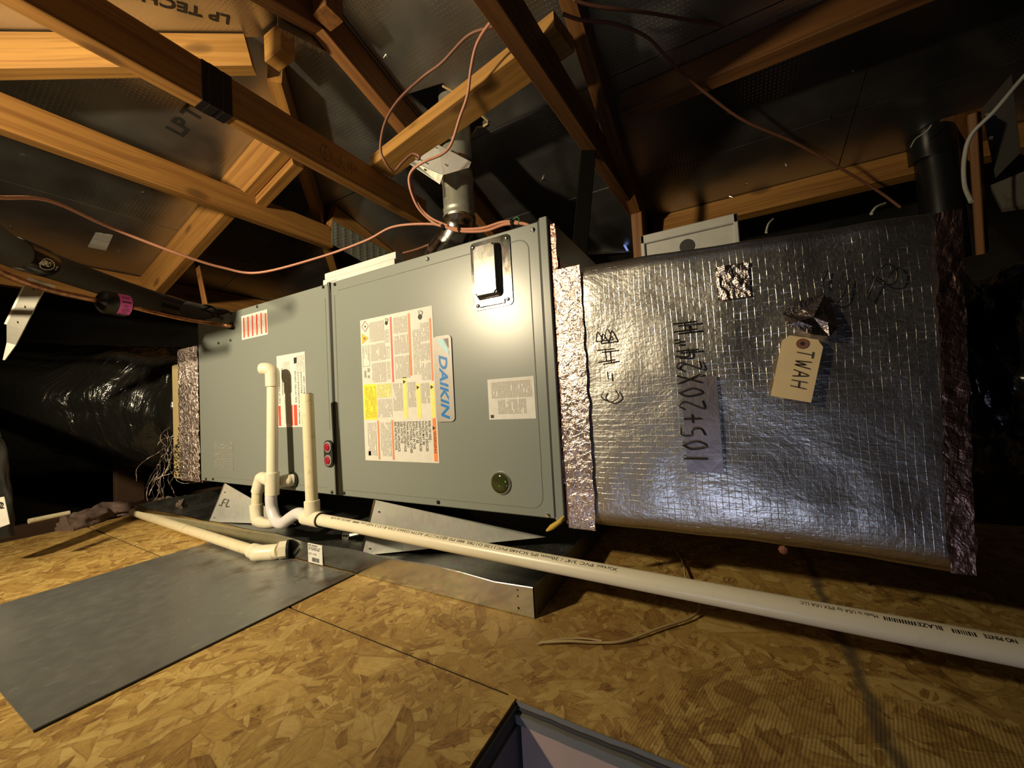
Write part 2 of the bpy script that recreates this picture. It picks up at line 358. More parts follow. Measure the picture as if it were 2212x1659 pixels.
fine_print('fine_print', (0.62, 0.61, 0.57), (0.20, 0.19, 0.17)); fine_print('fine_print_dense', (0.62, 0.60, 0.55), (0.20, 0.19, 0.17), 0.0032, 'Z', 0.36)
fine_print('fine_print_yellow', (0.85, 0.70, 0.05), (0.22, 0.17, 0.02), 0.0042); fine_print('fine_print_pale', (0.80, 0.72, 0.30), (0.25, 0.22, 0.1), 0.004)
fine_print('fine_print_bold', (0.62, 0.61, 0.57), (0.08, 0.08, 0.07), 0.0085, 'Z', 0.38, 0.9)
fine_print('fine_print_faint', (0.24, 0.255, 0.23), (0.10, 0.105, 0.09), 0.005, 'X', 0.42)
fine_print('fine_print_pink', (0.85, 0.09, 0.42), (0.3, 0.02, 0.12), 0.006, 'X')
M = MATS

# ---------------------------------------------------------------- floor (OSB sheets on a dark subfloor)
def flat_part(name, poly, z0, z1, m, parent, kind=None, label=None):
    return part(name, MB().prism([(x, y, z0) for x, y in poly], (0, 0, z1 - z0)), m, parent, None, label, kind)
floor = part('floor', MB().prism([(-1.10, -1.9, -.02), (.575, -1.9, -.02), (.575, 1.75, -.02), (-1.10, 1.75, -.02)], (0, 0, -.02))
             .prism([(.575, -.19, -.02), (2.6, -.19, -.02), (2.6, 1.75, -.02), (.575, 1.75, -.02)], (0, 0, -.02)), M['dark_subfloor'], None, None, None, 'structure')
for poly in ([(-1.10, -1.85), (.6135, -1.85), (.6135, -.2275), (.60, -.2275), (-.30, -.2005), (-1.10, -.176)],
             [(-1.10, -.171), (-.30, -.1955), (.60, -.2225), (.6135, -.2275), (1.28, -.243), (1.62, -.245), (1.62, .70), (-1.10, .70)],
             [(1.285, -1.85), (2.2, -1.85), (2.2, -.255), (1.285, -.247)]):
    flat_part('osb_sheet', poly, -.018, 0.0, M['osb_flakes'], floor)

part('joint_shade', MB().prism([(-1.10, -.1765, -.012), (-.30, -.2010, -.012), (.60, -.2280, -.012), (.60, -.2220, -.012), (-.30, -.1950, -.012), (-1.10, -.1705, -.012)], (0, 0, .0095)), M['dark_subfloor'], floor, None, 'dark strip painting the shade in the joint between the floor sheets')  # dark strip paints the shade of the open joint

# ---------------------------------------------------------------- hip roof of foil-faced sheathing
TX, TY, TZ, SL = -.21, -.01, 1.415, .30
EAVE, RIGHT = 2.05, 3.1
def clip(poly, a, b, c):
    """keep a*x + b*y + c >= 0"""
    out = []
    for i, p in enumerate(poly):
        q = poly[(i + 1) % len(poly)]; fp = a * p[0] + b * p[1] + c; fq = a * q[0] + b * q[1] + c
        if fp >= 0: out.append(p)
        if (fp >= 0) != (fq >= 0):
            t = fp / (fp - fq); out.append((p[0] + (q[0] - p[0]) * t, p[1] + (q[1] - p[1]) * t))
    return out
def zL(x, y): return TZ + SL * (x - TX)
def zM(x, y): return TZ - SL * (y - TY)
def zN(x, y): return TZ + SL * (y - TY)
ceiling = thing('ceiling', None, None, (0, 0, 0), None, 'structure')
def deck(rects, zf, cuts, name='sheathing_panel'):
    for x0, x1, y0, y1 in rects:
        p = [(x0, y0), (x1, y0), (x1, y1), (x0, y1)]
        for c in cuts:
            if p: p = clip(p, *c)
        if len(p) < 3: continue
        part(name, MB().prism([(x, y, zf(x, y)) for x, y in p], (0, 0, .012)), M['perforated_foil'], ceiling)
g = .0015
LX = [-EAVE + TX, -1.125, TX]; LY = [-2.3, -.78, .44, 1.66, 2.4]
hipf = (-1, -1, TX + TY); hipn = (-1, 1, TX - TY)     # left slope: between the two hips
deck([(LX[i] + g, LX[i + 1] - g, LY[j] + g, LY[j + 1] - g) for i in range(2) for j in range(4)], zL, [hipf, hipn])
hx0, hx1, hy0, hy1 = .04, .225, .27, .475
MX = [-2.3, -1.15, .03, 1.25, RIGHT]; MY = [TY, .4805, .8585, 1.48, EAVE]
rects = [(MX[i] + g, MX[i + 1] - g, MY[j] + g, MY[j + 1] - g) for i in range(4) for j in range(4) if not (i == 2 and j == 0)]
deck(rects, zM, [(1, 1, -TX - TY)])
# the sheet the flue passes through, with its ragged cut-out
x0, x1, y0, y1 = MX[2] + g, MX[3] - g, MY[0] + g, MY[1] - g
outer = [(x0, y0), (x1, y0), (x1, y1), (x0, y1)]; inner = [(hx0, hy0), (hx1 - .06, hy0 + .02), (hx1, hy1 - .03), (hx0 + .05, hy1)]
mb = MB()
for dz in (0, .012): mb.v += [(x, y, zM(x, y) + dz) for x, y in outer + inner]
for i in range(4):
    j = (i + 1) % 4
    mb.f += [(i, j, 4 + j, 4 + i), (8 + i, 12 + i, 12 + j, 8 + j), (i, 8 + i, 8 + j, j), (4 + i, 4 + j, 12 + j, 12 + i)]
hp = part('sheathing_panel', mb, M['perforated_foil'], ceiling)
mb = MB()
for i in range(4):
    a, b = inner[i], inner[(i + 1) % 4]; pts = []
    for k in range(7):
        t = k / 6; x = a[0] + (b[0] - a[0]) * t + random.uniform(-.006, .006); y = a[1] + (b[1] - a[1]) * t + random.uniform(-.006, .006)
        pts.append((x, y, zM(x, y) + random.uniform(-.004, .002)))
    if i in (1, 2): mb.tube(pts, [random.uniform(.002, .0042) for _ in pts], 5)
part('torn_edge', mb, M['torn_edge'], hp, None, 'ragged pale torn edge of the flue cut-out')
NX = [-2.3, -1.0, .22, 1.44, RIGHT]; NY = [-EAVE, -1.24, -.62, TY]
deck([(NX[i] + g, NX[i + 1] - g, NY[j] + g, NY[j + 1] - g) for i in range(4) for j in range(3)], zN, [(1, -1, -TX + TY)])
# nail tips that poke through the foil: small star shaped splinters
mb = MB()
for p in ((-0.9886,-0.3239,1.1814), (-1.3602,-0.2865,1.07), (-0.9705,-0.0439,1.1868), (-1.3658,0.0019,1.0682), (-1.1796,0.5239,1.2545), (-0.9554,0.5873,1.1914), (-0.3685,0.1652,1.3621), (0.2935,0.7257,1.194), (1.2146,0.7253,1.1941), (0.917,0.7223,1.195), (-0.3689,0.4316,1.2822), (0.0653,0.162,1.3631), (-1.2845,0.5974,1.0926), (1.1916,0.8508,1.1565), (0.9201,1.0765,1.0887), (0.9729,1.0322,1.102), (1.0972,1.0049,1.1102)):
    for k in range(3):
        a = random.uniform(0, 6.3); d = Vector((math.cos(a), math.sin(a), -.8)).normalized()
        q = Vector(p) + Vector((0, 0, .002)); L = random.uniform(.006, .016)
        mb.tube([q, q + d * L], [.0022, .0006], 4)
part('nail_tips', mb, M['bright_steel'], ceiling, None, 'nail tips and splinters poking through the foil', 'stuff')
# eave and far walls close the attic
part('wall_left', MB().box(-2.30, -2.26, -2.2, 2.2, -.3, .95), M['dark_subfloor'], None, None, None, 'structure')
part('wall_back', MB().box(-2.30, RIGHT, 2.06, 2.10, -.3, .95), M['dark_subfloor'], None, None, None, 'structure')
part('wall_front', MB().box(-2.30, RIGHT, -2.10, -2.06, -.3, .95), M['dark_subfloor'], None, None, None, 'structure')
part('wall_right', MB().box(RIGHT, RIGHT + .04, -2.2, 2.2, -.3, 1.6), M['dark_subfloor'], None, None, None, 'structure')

# printing on the foil
def print_on(s, size, o, d, zf, flip=1, mm='ink_black'):
    o = Vector(o); d = Vector(d).normalized(); u = Vector((-d.y, d.x, 0)) * flip
    def pl(a, b):
        q = o + d * a + u * b; return Vector((q.x, q.y, zf(q.x, q.y) - .0012))
    return text_mesh(s, size, pl, .03)
part('printed_letters', print_on('LP TECH', .068, (-0.6653,-0.0439,1.2784), Vector((-0.5122,-0.0296,1.3243)) - Vector((-0.6653,-0.0439,1.2784)), zL, -1), M['ink_black'], ceiling, None, 'black letters printed on the foil')
part('printed_letters', print_on('LP TECHSHIELD', .047, (-0.2047,-0.1102,1.3849), Vector((-0.2443,-0.2195,1.3521)) - Vector((-0.2047,-0.1102,1.3849)), zN, -1), M['ink_black'], ceiling, None, 'upside-down black letters printed on the foil')
part('printed_notice', MB().prism([(p[0], p[1], p[2] - .0012) for p in ((-1.2717,-0.0921,1.0965), (-1.2624,-0.046,1.0993), (-1.3738,-0.0368,1.0659), (-1.3759,-0.0887,1.0652))], (0, 0, .001)), M['fine_print'], ceiling, None, 'small square paper notice on the foil')

# ---------------------------------------------------------------- roof timbers
def beam_mesh(L, w, h, c=.002, cut0=0.0, cut1=0.0):
    """local x along the timber from 0 to L, y across, z up; eased edges; ends can be cut raked (top shorter by cut)"""
    prof = [(-w / 2 + c, -h / 2), (w / 2 - c, -h / 2), (w / 2, -h / 2 + c), (w / 2, h / 2 - c), (w / 2 - c, h / 2), (-w / 2 + c, h / 2), (-w / 2, h / 2 - c), (-w / 2, -h / 2 + c)]
    mb = MB(); n = 8
    for k, x in enumerate((0, L)):
        for y, z in prof:
            f = (z + h / 2) / h; mb.v.append((x + (cut0 * f if k == 0 else -cut1 * f), y, z))
    mb.f += [tuple(range(n))[::-1], tuple(range(n, 2 * n))] + [(i, (i + 1) % n, n + (i + 1) % n, n + i) for i in range(n)]
    return mb
def beam(name, P0, P1, w, h, m, label=None, cat='beam', up=(0, 0, 1), parent=None, cut0=0, cut1=0, group=None, roll=0):
    """timber whose centre line runs P0 -> P1"""
    P0 = Vector(P0); P1 = Vector(P1); x = (P1 - P0).normalized(); y = Vector(up).cross(x).normalized(); z = x.cross(y)
    me = beam_mesh((P1 - P0).length, w, h, .002, cut0, cut1).mesh(name)
    o = bpy.data.objects.new(name, me); COL.objects.link(o); me.materials.append(M[m])
    R = Matrix((x, y, z)).transposed().to_4x4(); mw = Matrix.Translation(P0) @ R
    if parent: o.parent = parent; o.matrix_parent_inverse = Matrix(); mw = parent.matrix_world_inv @ mw if hasattr(parent, 'matrix_world_inv') else Matrix.Translation(-origin_of(parent)) @ mw
    loc, rot, _ = mw.decompose(); o.location = loc; o.rotation_euler = rot.to_euler()
    return tag(o, label, cat if not parent else None, group)
FL, FP, FD = 'framing_lumber', 'framing_lumber_pale', 'framing_lumber_dark'
def hip(s, sgn, d): return (TX - s, TY + sgn * s, TZ - SL * s - d)
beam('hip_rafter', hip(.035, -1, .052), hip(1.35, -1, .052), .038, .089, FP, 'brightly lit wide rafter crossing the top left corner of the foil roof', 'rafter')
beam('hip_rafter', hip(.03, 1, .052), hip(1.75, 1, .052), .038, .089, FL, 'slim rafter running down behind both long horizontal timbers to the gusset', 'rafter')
# jack rafter of the left slope and the piece nailed to its back
JY = .135
beam('jack_rafter', (-.37, JY, zL(-.37, 0) - .073), (-1.56, JY, zL(-1.56, 0) - .073), .038, .140, FL, 'wide rafter board slanting down the left foil slope to the eave beam', 'rafter')
beam('sister_block', (-.40, JY + .04, zL(-.40, 0) - .098), (-.70, JY + .04, zL(-.70, 0) - .098), .038, .140, FL, 'short board nailed to the back of the slanting rafter board', 'block')
beam('eave_beam', (-1.53, -1.25, .955), (-1.53, 1.35, .955), .038, .13, FL, 'low horizontal beam along the far left eave behind the black foam line', 'beam')
# king block where the hips meet
t = thing('ridge_block', 'short lit wood block where the rafters meet at the hip', 'block', (-.165, -.01, 1.36))
bm_ = MB().rbox(-.205, -.128, -.030, .012, 1.325, 1.402, .002); part('block', bm_, M[FP], t)
# truss at the hip: two sloping chords (the far one is the dark diagonal left of the flue) and a pressed connector plate
t = thing('ridge_truss', 'dark diagonal truss left of the flue with toothed plate at its peak', 'truss', (0, -.01, 1.36))
nz = 1 / math.sqrt(1 + SL * SL)
def chord(y0, y1, x, zf, m, d=.047, nm='top_chord', parent=t, w=.038, h=.089):
    return beam(nm, (x, y0, zf(x, y0) - d / nz), (x, y1, zf(x, y1) - d / nz), w, h, m, parent=parent)
chord(-.008, 1.6, 0, zM, FD); chord(-.012, -1.5, 0, zN, FD)
pl = MB(); e = Vector((0, .95, .31)).normalized()
a = Vector((-.0205, -.10, 1.268)); b = a + e * .135; c_ = b + Vector((0, 0, .045)); d_ = a + Vector((0, 0, .045))
pl.prism([a, b, c_, d_], (-.0015, 0, 0)); plate = part('connector_plate', pl, M['galvanized_dull'], t)
tt = MB()
for r in range(2):
    for k in range(22):
        q = a + e * (.004 + k * .006) + Vector((-.001, 0, .004 + r * .016)); tt.tube([q, q + Vector((-.006, random.uniform(-.002, .002), -.012))], [.0016, .0005], 4)
part('teeth', tt, M['bright_steel'], plate, None, None, 'stuff')
beam('ridge_nailer', (.055, -.02, 1.395), (.055, -.02, 1.318), .05, .05, FD, 'short dark block hanging at the ridge beside the toothed plate', 'block', up=(0, 1, 0))
# the two long horizontal chords
b1 = beam('ceiling_chord', (-.166, -.80, 1.121), (-.166, .56, 1.121), .038, .098, FL, 'long horizontal timber with black tape wrap and pencil scrawl', 'beam')
t0, t1 = (-0.147,-0.2018,1.1468)[1], (-0.147,-0.1452,1.131)[1]
w = MB(); L0 = t0 + .80; L1 = t1 + .80
for k in range(4):
    a0 = L0 + (L1 - L0) * k / 4 - .003; a1 = L0 + (L1 - L0) * (k + 1) / 4 + .003; q = .0012 + .0006 * (k % 2)
    w.rbox(a0, a1, -.019 - q, .019 + q, -.049 - q, .049 + q, .0008)
o = part('tape_wrap', w, M['tape_black']); o.parent = b1; tag(o, 'shiny black tape wound around the timber')
H = {'J': [[(.5, 1), (.5, .3), (.35, .02), (.12, .05), (0, .25)]], 'U': [[(0, 1), (0, .3), (.2, .02), (.45, .2), (.5, 1)]], 'P': [[(0, 0), (0, 1)], [(0, 1), (.45, .85), (.42, .55), (0, .5)]],
     '1': [[(.25, 1), (.25, 0)]], '0': [[(.25, 1), (.02, .6), (.2, 0), (.48, .4), (.25, 1)]], '5': [[(.5, 1), (.08, 1), (.05, .6), (.4, .55), (.45, .2), (.05, .02)]],
     '+': [[(.25, .85), (.25, .15)], [(0, .5), (.5, .5)]], '2': [[(.02, .8), (.25, 1), (.48, .75), (.02, 0), (.5, .03)]], 'X': [[(0, 1), (.5, 0)], [(.5, 1), (0, 0)]],
     '4': [[(.1, 1), (.02, .45), (.5, .45)], [(.4, .95), (.38, 0)]], 'H': [[(0, 1), (.02, 0)], [(.5, 1), (.48, 0)], [(0, .5), (.5, .52)]], 'C': [[(.48, .85), (.25, 1), (.02, .5), (.2, .02), (.48, .15)]],
     '-': [[(.1, .5), (.42, .5)]], 'B': [[(0, 0), (.02, 1)], [(.02, 1), (.42, .85), (.05, .55), (.48, .3), (0, 0)]], 'W': [[(0, 1), (.12, 0), (.26, .7), (.4, 0), (.52, 1)]], 'A': [[(0, 0), (.25, 1), (.5, 0)], [(.1, .4), (.42, .4)]],
     'T': [[(0, 1), (.5, 1)], [(.25, 1), (.22, 0)]], '"': [[(.1, 1), (.08, .75)], [(.3, 1), (.28, .75)]], ' ': [], 'F': [[(0, 0), (.02, 1), (.48, 1)], [(.02, .55), (.38, .55)]], 'L': [[(.02, 1), (0, 0), (.48, .02)]], 'O': [[(.25, 1), (.02, .6), (.2, 0), (.48, .4), (.25, 1)]], 'S': [[(.45, .9), (.15, .98), (.08, .65), (.42, .4), (.3, .02), (.02, .12)]]}
def scrawl(s, adv=.72):
    L = []
    for i, ch in enumerate(s): L += [[(x + i * adv, y) for x, y in l] for l in H[ch]]
    return L
sx = (-0.147,0.0981,1.157)[1] + .80
o = part('pencil_scrawl', strokes([[(.3 + .45 * math.cos(a * .7), .5 + .55 * math.sin(a * .7)) for a in range(10)]] + scrawl('T') + [[(x + 1.0, y) for x, y in l] for l in scrawl('JJP')],
         plane_map((sx, -.0192, -.022), (.042, 0, 0), (0, 0, .042)), .0011), M['framing_lumber_dark']); o.parent = b1; tag(o, 'dark scrawled letters on the timber')
t = thing('hip_truss', 'second long horizontal timber with ribbed metal gusset at its far end', 'truss', (-.632, .40, 1.107))
beam('bottom_chord', (-.632, -1.0, 1.107), (-.632, .475, 1.107), .038, .090, FL, parent=t)
beam('top_chord', (-.632, .478, zM(0, .478) - .075), (-.632, 1.7, zM(0, 1.7) - .075), .038, .14, FL, parent=t)
gp = MB().prism([(-.613, .468, 1.075), (-.613, .80, 1.01), (-.613, .80, 1.145), (-.613, .475, 1.185)], (.0015, 0, 0)); plate = part('gusset_plate', gp, M['plate_metal'], t)
tt = MB()
for k in range(8):
    yy = .492 + k * .040
    for r in range(16):
        zz = 1.075 - (yy - .468) * .19 + .006 + r * .0075
        if zz < 1.18 - (yy - .475) * .12: tt.box(-.6116, -.6095, yy - .006 + (r % 2) * .004, yy + .004 + (r % 2) * .004, zz, zz + .0035)
part('plate_teeth', tt, M['flue_metal'], plate, None, None, 'stuff')
# scrap two-by-four laid across the chords, carrying the flue
beam('cross_brace', (-.150, .330, 1.190), (.585, .2000, 1.190), .090, .038, FP, 'pale two-by-four laid across the timbers in front of the flue', 'brace')
# truss right of the flue
t = thing('dark_truss', 'dark truss right of the flue with steep lit underside and post', 'truss', (.57, .90, 1.0))
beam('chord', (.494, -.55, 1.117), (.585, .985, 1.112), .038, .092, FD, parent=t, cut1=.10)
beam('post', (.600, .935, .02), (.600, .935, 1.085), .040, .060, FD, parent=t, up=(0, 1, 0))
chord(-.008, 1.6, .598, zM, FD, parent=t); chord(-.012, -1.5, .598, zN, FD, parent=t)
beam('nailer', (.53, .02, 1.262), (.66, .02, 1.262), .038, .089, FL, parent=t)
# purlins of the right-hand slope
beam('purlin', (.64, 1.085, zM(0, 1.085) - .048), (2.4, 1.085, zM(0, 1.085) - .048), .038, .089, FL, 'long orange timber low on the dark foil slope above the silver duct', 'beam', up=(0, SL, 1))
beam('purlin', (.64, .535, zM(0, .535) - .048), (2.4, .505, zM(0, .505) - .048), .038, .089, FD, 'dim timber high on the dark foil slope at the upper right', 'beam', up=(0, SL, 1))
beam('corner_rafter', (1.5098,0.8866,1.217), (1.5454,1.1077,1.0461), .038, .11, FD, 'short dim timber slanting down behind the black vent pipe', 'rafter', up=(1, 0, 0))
beam('corner_stud', (1.4367,0.7427,0.9925), (1.4747,0.8577,0.6722), .016, .06, FD, 'thin lit board edge standing behind the duct upper right corner', 'stud', up=(.55, 1, 0))  # darker lumber colour stands in for the shade on this side
t = thing('equipment_cabinet', 'metal panel in a shade-dark colour with bolts and ledge at the right edge', 'cabinet', (1.511,0.825,0.8267))
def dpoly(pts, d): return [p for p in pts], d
part('panel', MB().prism([(1.4851,0.8242,1.0372), (1.5593,0.8609,1.1227), (1.5524,0.8441,0.9066), (1.4916,0.8135,0.8456)], (.01, .02, 0)), M['shaded_metal'], t)  # panel colour darkened to stand for the blocked light
part('ledge', MB().prism([(1.4801,0.808,0.8286), (1.499,0.7276,0.8178), (1.4817,0.6767,0.724), (1.482,0.7781,0.7556)], (.004, .012, -.006)), M['shaded_metal'], t)
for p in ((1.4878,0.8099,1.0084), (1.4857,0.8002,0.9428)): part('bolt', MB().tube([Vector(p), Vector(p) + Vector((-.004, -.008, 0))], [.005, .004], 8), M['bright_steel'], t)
# hanging dark strap
beam('hanging_strap', (0.5592,0.4836,1.1616), (0.5272,0.383,0.7257), .044, .003, 'dark_strap', 'thin black strap hanging from the dark truss behind the cabinet corner', 'strap', up=(.6, -1, 0))

beam('hanger_strap', (-1.2023,0.2096,1.063), (-0.7966,0.0688,0.7536), .026, .002, FD, 'thin twisted brown strap hanging from the slanting board down to the black foam line', 'strap', up=(.4, -1, 0))

# ---------------------------------------------------------------- air handler
Z0, Z1 = .1376, .6706
ah = thing('air_handler', 'grey painted steel air handler cabinet lying on its side over the drain pan', 'air conditioner', (-.045, .26, Z0))
part('cabinet', MB().rbox(-.687, .5805, .004, .53, Z0, Z1, .003), M['grey_painted_steel'], ah)
def panel(x0, x1, mats, name, label):
    """door sheet with a pressed groove running round it"""
    mb = MB().rbox(x0, x1, -.0015, .006, Z0 + .001, Z1 - .001, .0018)
    return part(name, mb, M['grey_painted_steel'], ah, None, label)
lp = panel(-.6868, -.0065, 0, 'service_panel', 'left door of the cabinet'); rp = panel(.0035, .5790, 0, 'blower_panel', 'right door of the cabinet')
def groove_path(x0, x1, z0, z1, r, open_left):
    P = []
    def arc(cx, cz, a0):
        return [(cx + r * math.cos(a0 + k * PI / 12), -.0012, cz + r * math.sin(a0 + k * PI / 12)) for k in range(7)]
    if open_left: P = [(x0, -.0012, z0)] + arc(x1 - r, z0 + r, -PI / 2) + arc(x1 - r, z1 - r, 0) + [(x0, -.0012, z1)]
    else: P = [(x1, -.0012, z1)] + arc(x0 + r, z1 - r, PI / 2) + arc(x0 + r, z0 + r, PI) + [(x1, -.0012, z0)]
    return P
part('pressed_groove', MB().tube(groove_path(.03, .5575, .1545, .645, .022, True), .0013, 6), M['grey_steel_groove'], rp)
part('pressed_groove', MB().tube(groove_path(-.60, -.04, .1555, .652, .004, False)[-2:], .0011, 6), M['grey_steel_groove'], lp)
for x, pp in ((-.0195, lp), (.0165, rp)): part('door_ridge', MB().rbox(x - .0016, x + .0016, -.0028, .002, .30, Z1 - .035, .001), M['grey_painted_steel'], pp)
part('seam_gasket', MB().box(-.0062, .0032, -.0006, .006, Z0, Z1).tube([(-.0015, -.001, Z1 - .001), (-.0015, -.001, Z1 - .022)], [.006, .002], 8), M['black_gasket'], ah)
part('corner_post', MB().rbox(.5812, .5965, -.003, .53, Z0 - .002, Z1 + .004, .0012).box(.579, .5812, -.0005, .01, Z0, Z1), M['grey_painted_steel'], ah)
part('post_gap', MB().box(.5785, .5815, -.0022, .004, Z0 + .004, Z1), M['black_gasket'], ah)
for i, (x, z) in enumerate([(-.0245, .6635), (.0205, .6615), (-.0185, .1455), (.0265, .1465), (.319, .1475), (-.470, .6655), (-.326, .6625), (-.551, .582), (-.478, .582), (-.606, .1475), (-.652, .1455)]):
    part('screw', MB().screw(x, -.0015, z, .0042, .003), M['black_screw'], ah, 40)
for x, z in ((.320, .6585), (.5675, .6565), (.5655, .1435)):
    part('screw', MB().screw(x, -.0015, z, .0046, .0035), M['chrome_screw'], ah, 40, 'shiny chrome screw')
FY = -.0016
def sticker(name, x0, x1, z0, z1, m, parent, y=FY, label=None):
    return part(name, MB().box(x0, x1, y - .0005, y, z0, z1), m, parent, None, label)
def down(x, z, y=FY - .0009): return plane_map((x, y, z), (0, 0, -1), (1, 0, 0))      # reads from top to bottom
def upw(x, z, y=FY - .0009): return plane_map((x, y, z), (0, 0, 1), (-1, 0, 0))       # reads from bottom to top
# the big warning label
wl = sticker('warning_label', .1063, .3268, .2278, .5580, M['paper_white'], rp, label='large white warning label with orange, red and yellow bars')
pw, ph = .2205, .3302
def wx(f): return .1063 + pw * f
def wz(f): return .5580 - ph * f
def blk(mb, u0, u1, v0, v1, y=FY - .0006): mb.box(wx(u0), wx(u1), y - .0002, y, wz(v1), wz(v0))
def prints(rs, m, nm='print', label=None, y=FY - .0006):
    for r in rs: mb = MB(); blk(mb, *r, y); part(nm, mb, M[m], wl, None, label)
prints([(.735, .835, .135, .43), (.84, .945, .10, .22), (.84, .945, .235, .345), (.84, .945, .36, .47), (.36, .42, .10, .19), (.36, .42, .215, .30), (.37, .42, .32, .44), (.215, .423, .575, .70), (.056, .18, .735, .965), (.24, .39, .735, .965)], 'fine_print')
prints([(.14, .35, .03, .17), (.145, .355, .185, .305), (.15, .36, .32, .455), (.485, .675, .03, .14), (.485, .68, .155, .28), (.485, .685, .295, .445), (.44, .575, .475, .66), (.64, .745, .475, .64), (.815, .92, .49, .62)], 'fine_print_dense')
prints([(.012, .206, .4645, .714)], 'label_yellow', 'yellow_block', 'yellow block')
prints([(.03, .195, .48, .70)], 'fine_print_yellow', 'print', None, FY - .0009)
prints([(.213, .423, .47, .565)], 'fine_print_pale')
prints([(.44, .465, .02, .465)], 'label_pink_red', 'bar', 'red bar')
prints([(.686, .714, .02, .432), (.955, .979, .08, .48), (.20, .224, .722, .99), (.402, .427, .722, .99)], 'label_rust', 'bar', 'rust-orange bar')
prints([(.942, .983, .718, .99)], 'label_orange', 'bar', 'orange warning bar')
prints([(.584, .632, .44, .714), (.756, .808, .49, .714), (.931, .983, .495, .714)], 'label_yellow_soft', 'bar', 'yellow bar')
for i, l in enumerate(['RISK OF FIRE -', 'AUXILIARY DEVICES', 'WHICH MAY BE', 'IGNITION SOURCES', 'SHALL NOT BE', 'INSTALLED IN THE', 'DUCTWORK, OTHER', 'THAN AUXILIARY', 'DEVICES LISTED FOR', 'USE WITH THE', 'SPECIFIC APPLIANCE.', 'SEE INSTRUCTIONS.']):
    pm = down(wx(.888 - i * .0405), wz(.732)); part('lettering', text_mesh(l, .0092, lambda a, b: pm(a * .78, b), .018), M['ink_dark_grey'], wl)
part('lettering', text_mesh('WARNING', .0095, down(wx(.948), wz(.80)), .01), M['ink_black'], wl)
for u, v in ((.958, .775), (.955, .515), (.78, .51), (.606, .465)):
    x, z = wx(u), wz(v); part('warning_triangle', MB().add([(x - .004, FY - .0009, z + .003), (x - .004, FY - .0009, z - .006), (x + .004, FY - .0009, z - .0015)], [(0, 1, 2)]), M['ink_black'], wl)
tx = MB()
for i, l in enumerate(['REFRIGERANT', 'SAFETY', 'GROUP A2L']):
    part('lettering', text_mesh(l, .0052, down(wx(.098 - i * .032), wz(.198)), 0), M['ink_grey'], wl)
fr = [(wx(.022), wz(.19)), (wx(.125), wz(.19)), (wx(.125), wz(.335)), (wx(.022), wz(.335))]
for i in range(4):
    a, b = fr[i], fr[(i + 1) % 4]; tx.box(min(a[0], b[0]) - .0004, max(a[0], b[0]) + .0004, FY - .0009, FY - .0006, min(a[1], b[1]) - .0004, max(a[1], b[1]) + .0004)
part('frame_line', tx, M['ink_grey'], wl)
for u, v, w, h in ((.085, .35, .035, .028), (.085, .40, .03, .02), (.035, .365, .03, .05), (.045, .935, .045, .03)): tx = MB(); blk(tx, u, u + w, v, v + h); part('mark', tx, M['ink_grey'], wl)
def flame(mb, x, z, s, y):
    P = [(-.5, -.6), (-.55, 0), (-.1, .35), (0, .95), (.3, .5), (.55, 0), (.5, -.55), (.2, -.7), (.15, -.25), (-.05, .05), (-.2, -.3), (-.2, -.7)]
    mb.add([(x + b * s, y, z - a * s) for a, b in P], [tuple(range(len(P)))])
x, z = wx(.075), wz(.05); d = MB()
s_ = .0115
ring = [(x - s_, z), (x, z + s_ * 1.1), (x + s_, z), (x, z - s_ * 1.1)]
for i in range(4):
    a, b = Vector((ring[i][0], FY - .001, ring[i][1])), Vector((ring[(i + 1) % 4][0], FY - .001, ring[(i + 1) % 4][1])); d.tube([a, b], .0005, 4)
part('hazard_diamond', d, M['label_red'], wl, None, 'thin red diamond outline')
f_ = MB(); flame(f_, x, z, .0045, FY - .0009); part('flame_sign', f_, M['ink_black'], wl); x, z = wx(.075), wz(.135); f_ = MB(); flame(f_, x - .003, z, .0045, FY - .0013); part('flame_sign', f_, M['ink_black'], wl)
for (cx, cz), r in (((wx(.845), wz(.058)), .0062), ((wx(.39), wz(.055)), .0048)):
    pk = MB(); pk.tube([(cx, FY - .0006, cz), (cx, FY - .0009, cz)], r, 9)
    pk.tube([(cx + r, FY - .0009, cz + r * .6), (cx + r * 1.2, FY - .0009, cz + r * 1.6), (cx + r * .2, FY - .0009, cz + r * 2.2)], .0007, 5)
    pk.tube([(cx - r * .3, FY - .0009, cz + r), (cx - r * .5, FY - .0009, cz + r * 2.2)], .0006, 5)
    part('pictogram', pk, M['ink_black'], wl)
tri = [(x - .012, FY - .0007, z + .0125), (x - .012, FY - .0007, z - .0125), (x + .0105, FY - .0007, z)]
part('hazard_triangle', MB().prism(tri, (0, -.0004, 0)), M['label_amber'], wl, None, 'amber warning triangle')
# maker's badge
bx0, bx1, bz0, bz1 = .3262, .3735, .3135, .4905
def rrect(x0, x1, z0, z1, r, y, n=6):
    P = []
    for cx, cz, a in ((x1 - r, z1 - r, 0), (x0 + r, z1 - r, PI / 2), (x0 + r, z0 + r, PI), (x1 - r, z0 + r, 1.5 * PI)):
        P += [(cx + r * math.cos(a + k * PI / 2 / n), y, cz + r * math.sin(a + k * PI / 2 / n)) for k in range(n + 1)]
    return P
bd = part('maker_badge', MB().prism(rrect(bx0, bx1, bz0, bz1, .009, FY), (0, -.0025, 0)), M['badge_silver'], rp, None, 'silver badge with blue capital letters')
by = FY - .0027
dk = text_mesh('DAIKIN', .029, lambda a, b: Vector((a, b, 0)), .03, .25); kw = .1345 / max(v[0] for v in dk.v); pm = down(bx0 + .0145, .4525, by)
part('lettering', text_mesh('DAIKIN', .029, lambda a, b: pm(a * kw, b), .03, .25), M['badge_blue'], bd)
